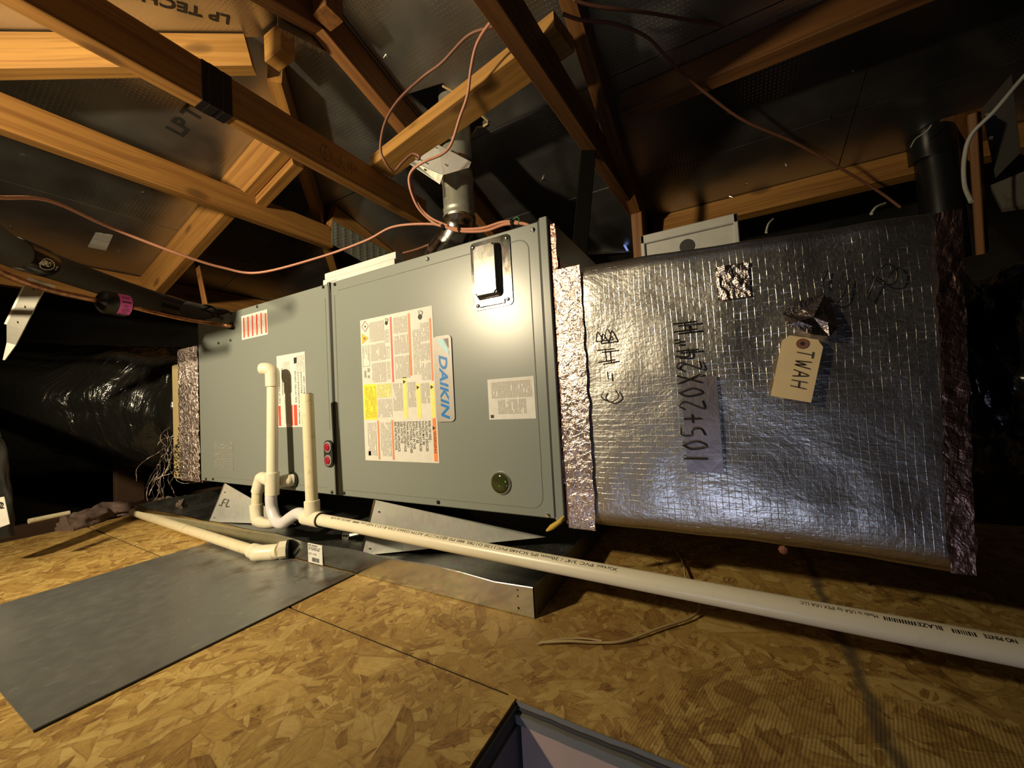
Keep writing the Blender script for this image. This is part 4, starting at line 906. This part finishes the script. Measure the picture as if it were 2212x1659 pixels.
flex([(1.103, .20, .34), (1.18, .19, .345), (1.32, .15, .35), (1.75, .12, .30)], (.115, .155), 12, .034, 5.1, 'flexible_duct', 'crinkled black plastic-wrapped duct leaving the right side of the foil duct', 'duct')
# return collar between the left duct and the cabinet
rc = thing('return_collar', 'crinkled foil-taped collar with duct board at the left end of the cabinet', 'duct collar', (-.74, .25, .14))
part('duct_board', MB().rbox(-.925, -.700, .012, .52, .130, .545, .004), M['duct_board'], rc, None, 'tan speckled duct board')
sp = MB(); random.seed(5)
for k in range(210):
    z = random.uniform(.138, .42); lim = -.918 + max(0, (z - .20)) * .35
    x = random.uniform(lim, -.845); a = random.uniform(0, PI); s_ = random.uniform(.0018, .0042)
    sp.box(x - s_, x + s_, .0105, .0122, z - s_ * .6, z + s_ * .6)
part('specks', sp, M['ink_black'], rc, None, 'dark specks on the duct board', 'stuff')
part('foil_tape_strip', crinkle_strip(-.836, -.690, .133, .590, -.002, 34, 150, .0045, 11), M['foil_tape_sparkle'], rc, None, 'bright crinkled foil tape strip')
part('foil_tape_strip', MB().rbox(-.838, -.69, .002, .52, .128, .594, .003), M['foil_tape_dull'], rc)
random.seed(21)
st = MB()
def strand(p, n, step, spread, down):
    P = [Vector(p)]; d = Vector((random.uniform(-1, .2), random.uniform(-.5, .2), -.6)).normalized()
    for k in range(n):
        d = (d + Vector((random.uniform(-1, 1), random.uniform(-1, 1), random.uniform(-1, 1))) * spread + Vector((0, 0, -down))).normalized()
        q = P[-1] + d * step; q.z = max(q.z, .004); P.append(q)
    return P
for k in range(30):
    z = random.uniform(.12, .33); x = -.925 - (.33 - z) * .30 + random.uniform(-.03, .03)
    P = strand((x, .012 + random.uniform(-.02, .02), z), random.randint(5, 11), .014, .55, .16)
    st.tube(P, [random.uniform(.0005, .0015) for _ in P], 4)
for k in range(9):
    P = strand((-.97 - random.uniform(0, .10), .0, .18 - k * .012), 9, .016, .35, .3); st.tube(P, [random.uniform(.0007, .002) for _ in P], 4)
part('foil_strands', st, M['foil_tape_sparkle'], rc, None, 'torn glittering foil strands hanging down', 'stuff')

# ---------------------------------------------------------------- refrigerant lines
sl = thing('suction_line', 'thick black foam-insulated line coming in from the upper left to the cabinet', 'pipe', (-0.5922,-0.3208,0.7447))
pts = [Vector((-0.3784,-0.5236,0.75)) + Vector((-1.6, -.1, .02)), Vector((-0.3784,-0.5236,0.75)) + Vector((-.5, 0, 0)), (-0.3784,-0.5236,0.75), (-0.5137,-0.4262,0.7435), (-0.74,-0.2891,0.7783), (-0.8647,-0.1291,0.7775), (-0.8923,0.0165,0.7561), (-0.7436,0.0542,0.7104), (-0.5914,0.0308,0.6692)]
part('foam_insulation', MB().tube(catmull(pts, 8), .0345, 24), M['black_foam'], sl, 60)
def oct_path(a, b, k): return a.lerp(b, k)
A_, B_ = Vector((-0.5137,-0.4262,0.7435)), Vector((-0.74,-0.2891,0.7783)); ta = A_.lerp(B_, .10); tb_ = A_.lerp(B_, .55)
part('tape_wrap', MB().tube([ta, ta.lerp(tb_, .05), ta.lerp(tb_, .5), ta.lerp(tb_, .95), tb_], [.0352, .0362, .0366, .0362, .0352], 24), M['tape_black'], sl, 60, 'glossy black printed tape sleeve')
axs = (B_ - A_).normalized(); toc = (Vector((.8521, -.6315, .3519)) - ta.lerp(tb_, .5)); toc = (toc - axs * toc.dot(axs)).normalized(); sid = axs.cross(toc); sid = sid if sid.z > 0 else -sid
def on_line(s0, r=.0371):
    o_ = ta.lerp(tb_, s0)
    def f(a, b):
        an = b / r; return o_ + axs * a + (toc * math.cos(an) + sid * math.sin(an)) * r
    return f
lg = MB(); f = on_line(.46); 
lg.tube([f(.030 * math.cos(2 * PI * k / 28), -.0005 + .0140 * math.sin(2 * PI * k / 28)) for k in range(29)], .0009, 5)
f2 = on_line(.20); q = text_mesh('AERO', .0175, lambda a, b: f2(a - .002, b - .005), .03, .15); lg.add(q.v, q.f)
f3 = on_line(.78); q = text_mesh('1/2', .010, lambda a, b: f3(-b + .008, a - .008), .03); lg.add(q.v, q.f)
part('printed_logo', lg, M['paper_cream'], sl, None, 'white oval lettering on the tape')
part('tape_wrap', MB().tube([Vector((-0.8931,-0.0127,0.761)), Vector((-0.866,0.0313,0.746))], .0365, 18), M['tape_black'], sl, 60)
for k in range(3):
    zt = MB(); zt.tube(catmull([(-0.5986,-0.0256,0.6945), (-0.5577,-0.0254,0.682), (-0.5243,-0.0177,0.6619), (-0.521,-0.0041,0.6533)], 4), .004, 6) if k == 0 else zt.tube(catmull([Vector((-0.5799,-0.0261,0.6809)) + Vector((0, 0, .012 * k)), Vector((-0.5555,-0.0135,0.6957)), Vector((-0.5139,-0.0122,0.6656))], 4), .003, 6)
    part('cable_tie', zt, M['black_rubber'], sl, 60)
ll = thing('liquid_line', 'bare copper line with black filter drier and pink label', 'pipe', (-0.5174,-0.2532,0.6561))
p = [Vector((-0.4095,-0.4804,0.6802)) + Vector((-1.6, -.1, .02)), Vector((-0.4095,-0.4804,0.6802)) + Vector((-.5, 0, 0)), (-0.4095,-0.4804,0.6802), (-0.445,-0.4424,0.6722), (-0.4898,-0.3983,0.6681), (-0.547,-0.3384,0.6708), (-0.587,-0.2692,0.6734)]
part('copper_tube', MB().tube(catmull(p, 8), .0072, 14), M['copper_line'], ll, 60, 'dull copper tube')
p2 = [(-0.599,-0.1958,0.6704), (-0.5963,-0.1483,0.6624), (-0.563,-0.0838,0.647), (-0.5135,-0.0391,0.6352), (-0.4536,-0.0229,0.622), (-0.467,-0.004,0.6251)]
part('copper_tube', MB().tube(catmull(p2, 8), .0056, 14), M['copper_line'], ll, 60)
a = Vector((-0.5871,-0.2692,0.6722)); b = Vector((-0.5999,-0.1906,0.6716))
dr = part('filter_drier', MB().tube([a, a.lerp(b, .05), a.lerp(b, .14), a.lerp(b, .22), a.lerp(b, .78), a.lerp(b, .86), a.lerp(b, .95), b], [.0068, .0138, .0255, .0310, .0310, .0255, .0138, .0068], 28), M['black_rubber'], ll, 60, 'black filter drier canister')
dax = (b - a).normalized(); tc = (Vector((.8521, -.6315, .3519)) - a.lerp(b, .5)); tc = (tc - dax * tc.dot(dax)).normalized(); sd = dax.cross(tc); sd = sd if sd.z > 0 else -sd
lb = MB(); c = a.lerp(b, .64); R = .0314
for s0, s1 in ((-.0135, .0135),):
    for k in range(11):
        an = math.radians(-52 + k * 12.0); 
        for s_ in (s0, s1): lb.v.append(c + dax * s_ + (tc * math.cos(an) + sd * math.sin(an)) * R)
    lb.f += [(2 * k, 2 * k + 1, 2 * k + 3, 2 * k + 2) for k in range(10)]
lab = part('drier_label', lb, M['label_hot_pink'], dr, 60, 'hot pink label')
tx = MB()
for k, (v, w, h) in enumerate(((.025, .020, .0015), (.020, .015, .0015), (.008, .020, .0036), (-.003, .008, .0015), (-.010, .015, .0015), (-.015, .019, .0015), (-.020, .012, .0015), (-.026, .022, .0015))):
    pts_ = []
    for vv in (v, v + h):
        for s_ in (-w / 2, w / 2): an = vv / R; pts_.append(c + dax * s_ + (tc * math.cos(an) + sd * math.sin(an)) * (R + .0003))
    tx.add(pts_, [(0, 1, 3, 2)])
lab_o = part('drier_label_print', tx, M['ink_black'], dr)
part('grommet', MB().tube([(-0.4754,0,0.6269), (-0.4628,-0.006,0.6242)], .0105, 16), M['black_rubber'], ll, 40)
# pale metal hanger under the lines
hg = thing('metal_hanger', 'pale bent metal hanger strip with holes under the copper line at left', 'bracket', (-0.7935,-0.3576,0.6382))
h0, h1, h2, h3 = Vector((-0.6585,-0.3556,0.7111)), Vector((-0.8079,-0.3647,0.6191)), Vector((-0.8712,-0.3634,0.5815)), Vector((-0.9214,-0.3661,0.5397))
wv = Vector((-0.6387,-0.3442,0.6981)) - Vector((-0.677,-0.3658,0.7123))
part('strip', MB().prism([h0 - wv * .5, h1 - wv * .52, h1 + wv * .52 , h0 + wv * .55], (0, .002, .001)).prism([h1 - wv * .52, h2 - wv * .22, h2 + wv * .34, h1 + wv * .52], (0, .002, .001)), M['hanger_metal'], hg)
part('strip_tip', MB().prism([h2 - wv * .22, h3 - wv * .1, h3 + wv * .02, h2 + wv * .34], (0, .002, .001)), M['white_paint'], hg)
part('flange', MB().prism([h0 - wv * .5, h1 - wv * .52, h1 - wv * .68, h0 - wv * .62], (0, .003, .004)), M['white_paint'], hg)
part('top_fold', MB().prism([(-0.6603,-0.3686,0.7248), (-0.6561,-0.3431,0.7161), (-0.6597,-0.3447,0.7091), (-0.663,-0.3696,0.7157)], (0, .02, -.004)), M['white_paint'], hg)
for k in (.12, .52, .88): q = h0.lerp(h1, k); part('hole', MB().tube([q + Vector((0, -.0008, 0)), q + Vector((.0, .0005, 0))], .0032, 9), M['dark_hole'], hg)

# ---------------------------------------------------------------- flue pipe
fp = thing('flue_pipe', 'grey metal flue pipe rising behind the cabinet through the foil roof', 'flue', (.132, .371, .72))
FX, FYY = .136, .384; rF = .0500
prof = [(.935, 1.0), (.944, 1.0), (.948, 1.05), (.954, 1.05), (.958, 1.0), (.966, 1.0), (.970, 1.04), (.975, 1.04), (.979, 1.0), (1.030, 1.0), (1.033, .985), (1.037, 1.0), (1.062, 1.0), (1.066, 1.045), (1.076, 1.045), (1.080, 1.0), (1.60, 1.0)]
part('pipe', MB().tube([(FX, FYY, z) for z, _ in prof], [rF * r for _, r in prof], 36), M['flue_metal'], fp, 40)
part('pipe_seam', MB().rbox(FX - .022, FX - .016, FYY - .0515, FYY - .046, 1.0, 1.12, .001), M['bright_steel'], fp)
el = [(FX, FYY, .945), (FX - .001, FYY - .002, .928), (FX - .012, FYY - .006, .902), (FX - .034, FYY - .004, .882), (FX - .066, FYY + .008, .870), (FX - .12, FYY + .04, .866), (FX - .22, FYY + .12, .866)]
E_ = catmull(el, 6); rr = [rF * (1.0 + (.05 if k % 9 in (0, 1) else 0)) for k in range(len(E_))]
part('elbow', MB().tube(E_, rr, 36), M['galvanized_steel'], fp, 30, 'segmented metal elbow')
br = thing('flue_bracket', 'bent galvanized bracket holding the flue to the pale two-by-four', 'bracket', (.12, .30, 1.12))
part('plate', MB().prism([(0.1412,0.2848,1.1369), (0.228,0.3292,1.0763), (0.2261,0.3178,1.0538), (0.1624,0.2727,1.0299), (0.0778,0.2411,1.0841)], (0, .0012, .0008)), M['stand_metal'], br, None, 'flat upper plate')
part('plate', MB().prism([(0.0772,0.2418,1.0847), (0.1618,0.2735,1.0305), (0.146,0.2761,1.0086), (0.0562,0.2463,1.0871)], (0, .0012, .0008)), M['plate_metal'], br, None, 'bent lower plate')
part('collar_band', MB().tube([(FX, FYY, 1.10), (FX, FYY, 1.135)], rF * 1.05, 32), M['galvanized_steel'], br, 40)
for q in ((0.1374,0.2798,1.1254), (0.1681,0.2811,1.0635), (0.0983,0.2511,1.0864), (0.1167,0.256,1.0726), (0.11,0.2543,1.0554)): part('screw', MB().tube([q, Vector(q) + Vector((0, -.001, -.003))], [.0035, .002], 8), M['chrome_screw'], br)
# black vent pipe at the right
bp = thing('black_vent_pipe', 'black plastic vent pipe standing behind the top right of the foil duct', 'pipe', (1.471,1.0565,0.7718))
part('pipe', MB().tube([Vector((1.4767,1.0397,0.7071)), Vector((1.4758,1.0439,1.1105))], .049, 30), M['black_pipe'], bp, 40)
part('hub', MB().tube([Vector((1.4676,1.0433,1.0244)), Vector((1.4665,1.0391,1.1039)), Vector((1.466,1.0383,1.1154))], [.053, .054, .048], 30), M['black_pipe'], bp, 40)

# ---------------------------------------------------------------- thermostat wires and cables
def cable(name, label, pts, r, m, cat='cable', n=8):
    o = part(name, MB().tube(catmull(pts, 8), r, n), M[m], None, 60); return tag(o, label, cat)
TW, TD = 'thermostat_wire', 'thermostat_wire_dark'
cable('thermostat_cable', 'long copper-coloured cable sagging from the left edge to the flue elbow', [Vector((-0.1971,-0.5146,0.7258)) + Vector((-1.7, -.1, .03)), Vector((-0.1971,-0.5146,0.7258)) + Vector((-.5, 0, 0)), (-0.1971,-0.5146,0.7258), (-0.2417,-0.4719,0.7552), (-0.3429,-0.3929,0.813), (-0.4007,-0.2876,0.8116), (-0.393,-0.1568,0.785), (-0.3761,-0.0671,0.7712), (-0.3157,0.0006,0.7618), (-0.1674,0.0913,0.8009), (-0.0287,0.1428,0.834), (0.059,0.1667,0.8606), (0.1774,0.1865,0.8442), (0.2725,0.1721,0.8008)], .0036, TW)
wt = thing('wire_bundle', 'tied copper-coloured cables running into the top of the grey cabinet', 'cable', (0.4356,0.0932,0.7329))
part('cable', MB().tube(catmull([(0.1893,0.1819,0.8392), (0.2841,0.156,0.7918), (0.3825,0.1203,0.7538), (0.4544,0.0918,0.7376), (0.4986,0.0712,0.7177), (0.536,0.0529,0.693), (0.5484,0.04,0.6766)], 7), .0034, 8), M[TW], wt, 60)
part('cable', MB().tube(catmull([(0.2293,0.1704,0.8191), (0.2946,0.1508,0.7812), (0.392,0.1145,0.7426), (0.4632,0.0857,0.7278), (0.5179,0.0595,0.7051), (0.5455,0.047,0.6854)], 7), .0034, 8), M[TW], wt, 60)
for q in ((0.2384,0.1643,0.8119), (0.3017,0.149,0.7811), (0.4903,0.0724,0.7184)):
    q = Vector(q); part('tie', MB().tube([q + Vector((-.003, 0, -.001)), q + Vector((.003, 0, .0005))], .0082, 10), M['tape_black'], wt)
part('ground_wire', MB().tube(catmull([(0.4931,0.068,0.7238), (0.5062,0.0637,0.7234), (0.5112,0.0612,0.7142), (0.508,0.0599,0.704)], 5), .0014, 6), simple('green_wire', (0.05, 0.16, 0.07), 0.5), wt, 60, 'short green wire end')
cable('thermostat_cable', 'brown cable dropping from the rafters in front of the flue to the elbow', [(0.5078,0.0353,1.123), (0.4799,0.0423,1.1343), (0.4317,0.0619,1.1278), (0.401,0.0806,1.0989), (0.3748,0.102,1.0658), (0.3386,0.1178,1.035), (0.2997,0.1326,0.9949), (0.2718,0.1296,0.9762), (0.2233,0.115,0.9652), (0.1804,0.1149,0.9532), (0.1681,0.1209,0.9231), (0.1702,0.147,0.8765), (0.1959,0.1741,0.8396), (0.2365,0.1746,0.8138)], .0036, TW)
cable('thermostat_cable', 'second thin cable hugging the dropping cable beside the flue', [(0.1864,0.1176,0.9648), (0.1687,0.1263,0.9379), (0.1709,0.1469,0.8864), (0.1945,0.1671,0.85), (0.2552,0.1622,0.8091)], .0030, TW)
cable('looped_cable', 'brown cable looping left from the dark truss, round the pale two-by-four end', [(0.514,0.0607,1.1399), (0.4653,0.0677,1.1537), (0.4048,0.0683,1.1649), (0.3279,0.0728,1.1445), (0.2691,0.0751,1.1399), (0.1999,0.0618,1.1033), (0.159,0.0529,1.0556), (0.1373,0.055,0.9997), (0.1379,0.0681,0.9705), (0.1407,0.0929,0.958), (0.161,0.1031,0.9784), (0.1856,0.1156,0.9997), (0.201,0.1243,0.994), (0.1994,0.1238,0.9856), (0.1934,0.1203,0.9896)], .0034, TD)
cable('ceiling_cable', 'dark cable crossing the upper right diagonally down to the duct', [(0.5962,0.1603,1.1929), (0.6284,0.1895,1.1872), (0.6919,0.2468,1.1929), (0.75,0.3242,1.1939), (0.796,0.4074,1.1688), (0.8683,0.517,1.1342), (0.955,0.6232,1.0928), (1.0839,0.7413,1.0479), (1.2172,0.8517,0.973), (1.3017,0.912,0.9134), (1.3491,0.9289,0.8598)], .0038, TD)
cable('ceiling_cable', 'dark cable running along the top right edge of the picture', [(0.6178,0.1817,1.2323), (0.6576,0.2261,1.2352), (0.754,0.3236,1.2534), (0.8492,0.4207,1.2668), (0.9205,0.4823,1.2708), (1.051,0.5315,1.2566), (1.193,0.5754,1.2449), (1.3167,0.6088,1.2445)], .0036, TD)
cable('grey_cable', 'grey cable curving down the right edge to the duct corner', [(1.4439,0.5199,0.9623), (1.4255,0.5448,0.9471), (1.3835,0.5469,0.8957), (1.3545,0.5667,0.8652), (1.3438,0.5743,0.8189), (1.3352,0.5609,0.7587), (1.3272,0.5245,0.7087)], .0040, 'grey_cable')
cable('thin_wire', 'thin grey wire curling behind the black vent pipe', [(1.4309,0.9295,1.0803), (1.4204,0.9358,1.0674), (1.3978,0.9353,1.0549), (1.383,0.9283,1.0311)], .0018, 'grey_cable')
cable('thin_wire', 'short pale wire poking up behind the middle of the duct top', [(0.93,0.12,0.6018), (0.9362,0.14,0.6209), (0.9455,0.16,0.6348)], .002, 'grey_cable')
cable('thin_wire', 'short pale wire poking up behind the duct top, further right', [(1.0487,0.08,0.583), (1.0574,0.09,0.5939), (1.0698,0.1,0.5998)], .002, 'grey_cable')
cable('thermostat_cable', 'short brown cable piece behind the flue elbow', [(-0.0638,0.3276,0.8627), (-0.015,0.3537,0.8753), (0.0414,0.3835,0.8984)], .0036, TD)
cable('floor_wire', 'thin beige wire lying on the board floor under the long pipe', [(0.5989,-0.1276,0.004), (0.6374,-0.1108,0.006), (0.6728,-0.0951,0.004), (0.7069,-0.0755,0.004), (0.7497,-0.026,0.006), (0.784,0.0146,0.006), (0.7958,0.0479,0.008), (0.786,0.0938,0.012), (0.7696,0.1371,0.01), (0.7566,0.2214,0.004), (0.7321,0.2889,0.004)], .0018, 'beige_cable', 'wire')
cable('floor_wire', 'second strand of thin beige wire on the floor ending by the pan corner', [(0.5963,-0.1315,0.003), (0.6177,-0.1142,0.005), (0.6498,-0.0952,0.0042), (0.6775,-0.0885,0.004)], .0013, 'beige_cable', 'wire')

# ---------------------------------------------------------------- attic hatch
ht = thing('attic_hatch_frame', 'grey and plaster-pink lined hatch opening in the floor at the bottom', 'hatch', (.95, -.6, -.2))
hx0_, hx1_, hy0_, hy1_ = .6135, 1.28, -1.35, -.2285
sl_ = -.0225
def yb(x): return hy1_ + sl_ * (x - hx0_)
part('back_jamb', MB().prism([(hx0_ + .010, yb(hx0_) - .0075, -.30), (hx1_, yb(hx1_) - .0075, -.30), (hx1_, yb(hx1_) + .02, -.30), (hx0_ + .010, yb(hx0_) + .02, -.30)], (0, 0, .2795)), M['hatch_plaster'], ht, None, 'plaster-pink inner wall of the hatch')
part('left_jamb', MB().box(hx0_ - .02, hx0_ + .006, hy0_, hy1_ - .0005, -.30, -.0215), M['violet_shade'], ht, None, 'inner wall of the hatch, coloured violet for cool dim light')  # violet base colour carries the cool light and shade on this wall
part('right_jamb', MB().box(hx1_ - .012, hx1_ + .02, hy0_, yb(hx1_), -.30, -.0215), M['violet_shade'], ht)
part('front_jamb', MB().box(hx0_, hx1_, hy0_ - .03, hy0_, -.30, -.0215), M['violet_shade'], ht)
def strip(y, z0, z1, th, nm):
    mb = MB(); n = 60
    for k in range(n + 1):
        x = hx0_ + .001 + (hx1_ - hx0_) * k / n; j = .0007 * noise.noise(Vector((x * 70, z0 * 50, 1)))
        mb.v += [(x, yb(x) - y + j, z0 + j), (x, yb(x) - y + j, z1 + j * 1.6), (x, yb(x) - y + th, z1 + j), (x, yb(x) - y + th, z0)]
    for k in range(n):
        i = 4 * k
        for q in range(4): mb.f.append((i + q, i + (q + 1) % 4, i + 4 + (q + 1) % 4, i + 4 + q))
    mb.f += [(0, 1, 2, 3), (4 * n + 3, 4 * n + 2, 4 * n + 1, 4 * n)]
    part('back_strip', mb, M[nm], ht, None, 'rough hatch edge strip, grey trim and painted gap shade')
strip(.0012, -.0065, -.0010, .0010, 'hatch_trim_grey'); strip(.0085, -.0205, -.0105, .006, 'hatch_trim_grey')
strip(.0030, -.0105, -.0065, .002, 'hatch_dark')  # dark strip painted in for the shaded gap between the trims
part('left_trim', MB().box(hx0_ + .0003, hx0_ + .0040, hy0_, hy1_ - .004, -.021, -.004), M['hatch_dark'], ht, None, 'dark trim strip')
for q in ((0.628,-0.223,-0.0612), (0.628,-0.2088,-0.0886)):
    q = Vector((q[0] - .0085, max(q[1], -.40), q[2])); part('screw', MB().tube([q, q + Vector((.004, 0, 0))], [.004, .002], 8), M['galvanized_dull'], ht)
# ---------------------------------------------------------------- clutter at the dark left end
w = flex([(-1.0658,-0.2259,0.012), (-1.0915,-0.1706,0.02), (-1.135,-0.0961,0.022), (-1.0751,0.0013,0.016), (-1.0097,0.0767,0.012)], (.030, .024), 6, .016, 8.3, 'insulation_scrap', 'lump of dusty insulation wool on the far left floor edge', 'insulation', 28, M['insulation_wool'])
beam('wall_stud', (-1.36, .02, -.25), (-1.36, .02, .19), .036, .089, 'shaded_wood', 'dim upright stud stump behind the insulation scrap', 'stud', up=(0, 1, 0))  # stud and joist colour darkened to paint in the shade here
beam('attic_joist', (-1.30, -1.4, -.06), (-1.30, 1.2, -.06), .040, .14, 'shaded_wood', 'dark joist just beyond the left edge of the board floor', 'beam')
cable('white_pipe', 'pale thin pipe lying in the dark beyond the floor edge at left', [(-1.0964,-0.2933,0.05), (-1.1031,-0.2559,0.05), (-1.1073,-0.2043,0.05)], .008, 'pvc_used', 'pipe', 12)
bt = flex([Vector((-0.8572,-0.4266,0.3826)) + Vector((-1.0, 0, .15)), Vector((-0.8572,-0.4266,0.3826)) + Vector((-.35, 0, .06)), (-0.8572,-0.4266,0.3826), (-0.8115,-0.4098,0.3091), (-0.7866,-0.4033,0.2148), (-0.7684,-0.4017,0.1462), (-0.7546,-0.4023,0.0735)], (.026, .026), 8, .004, 3.3, 'insulated_pipe', 'dark insulated pipe at the left edge with a white numbered label', 'pipe', 28, M['black_rubber'])
lbm = MB().prism([(-0.6767,-0.416,0.1842), (-0.6592,-0.4065,0.1865), (-0.6519,-0.3996,0.1211), (-0.6737,-0.4112,0.1137)], (0, .001, 0))
part('number_label', lbm, M['paper_white'], bt, None, 'white label with a black numeral')
part('numeral', text_mesh('2', .020, plane_map(Vector((-0.6666,-0.4128,0.1604)), (Vector((-0.654,-0.406,0.1618)) - Vector((-0.6666,-0.4128,0.1604))).normalized(), Vector((0, 0, 1))), .03), M['ink_black'], bt)
# narrow daylight gap under the eave, behind the post
t = thing('eave_vent', 'narrow bluish daylight slit low behind the post, above the duct', 'vent', (0.4745,1.2959,1.0893))
em = bpy.data.materials.new('daylight_slit'); em.use_nodes = True; b_ = em.node_tree.nodes['Principled BSDF']; b_.inputs['Base Color'].default_value = (.2, .3, .6, 1); b_.inputs['Emission Color'].default_value = (.25, .4, 1, 1); b_.inputs['Emission Strength'].default_value = .55
part('slit', MB().prism([(0.4657,1.1998,1.0904), (0.4754,1.2051,1.092), (0.5034,1.2235,1.0224), (0.4937,1.2183,1.0208)], (0, .004, 0)), em, t)
part('baffle', MB().prism([(0.2973,1.1758,1.0995), (0.5133,1.2926,1.1291), (0.5107,1.2729,1.0273), (0.3225,1.17,1.0277)], (0, .02, .02)), M['galvanized_dull'], t)
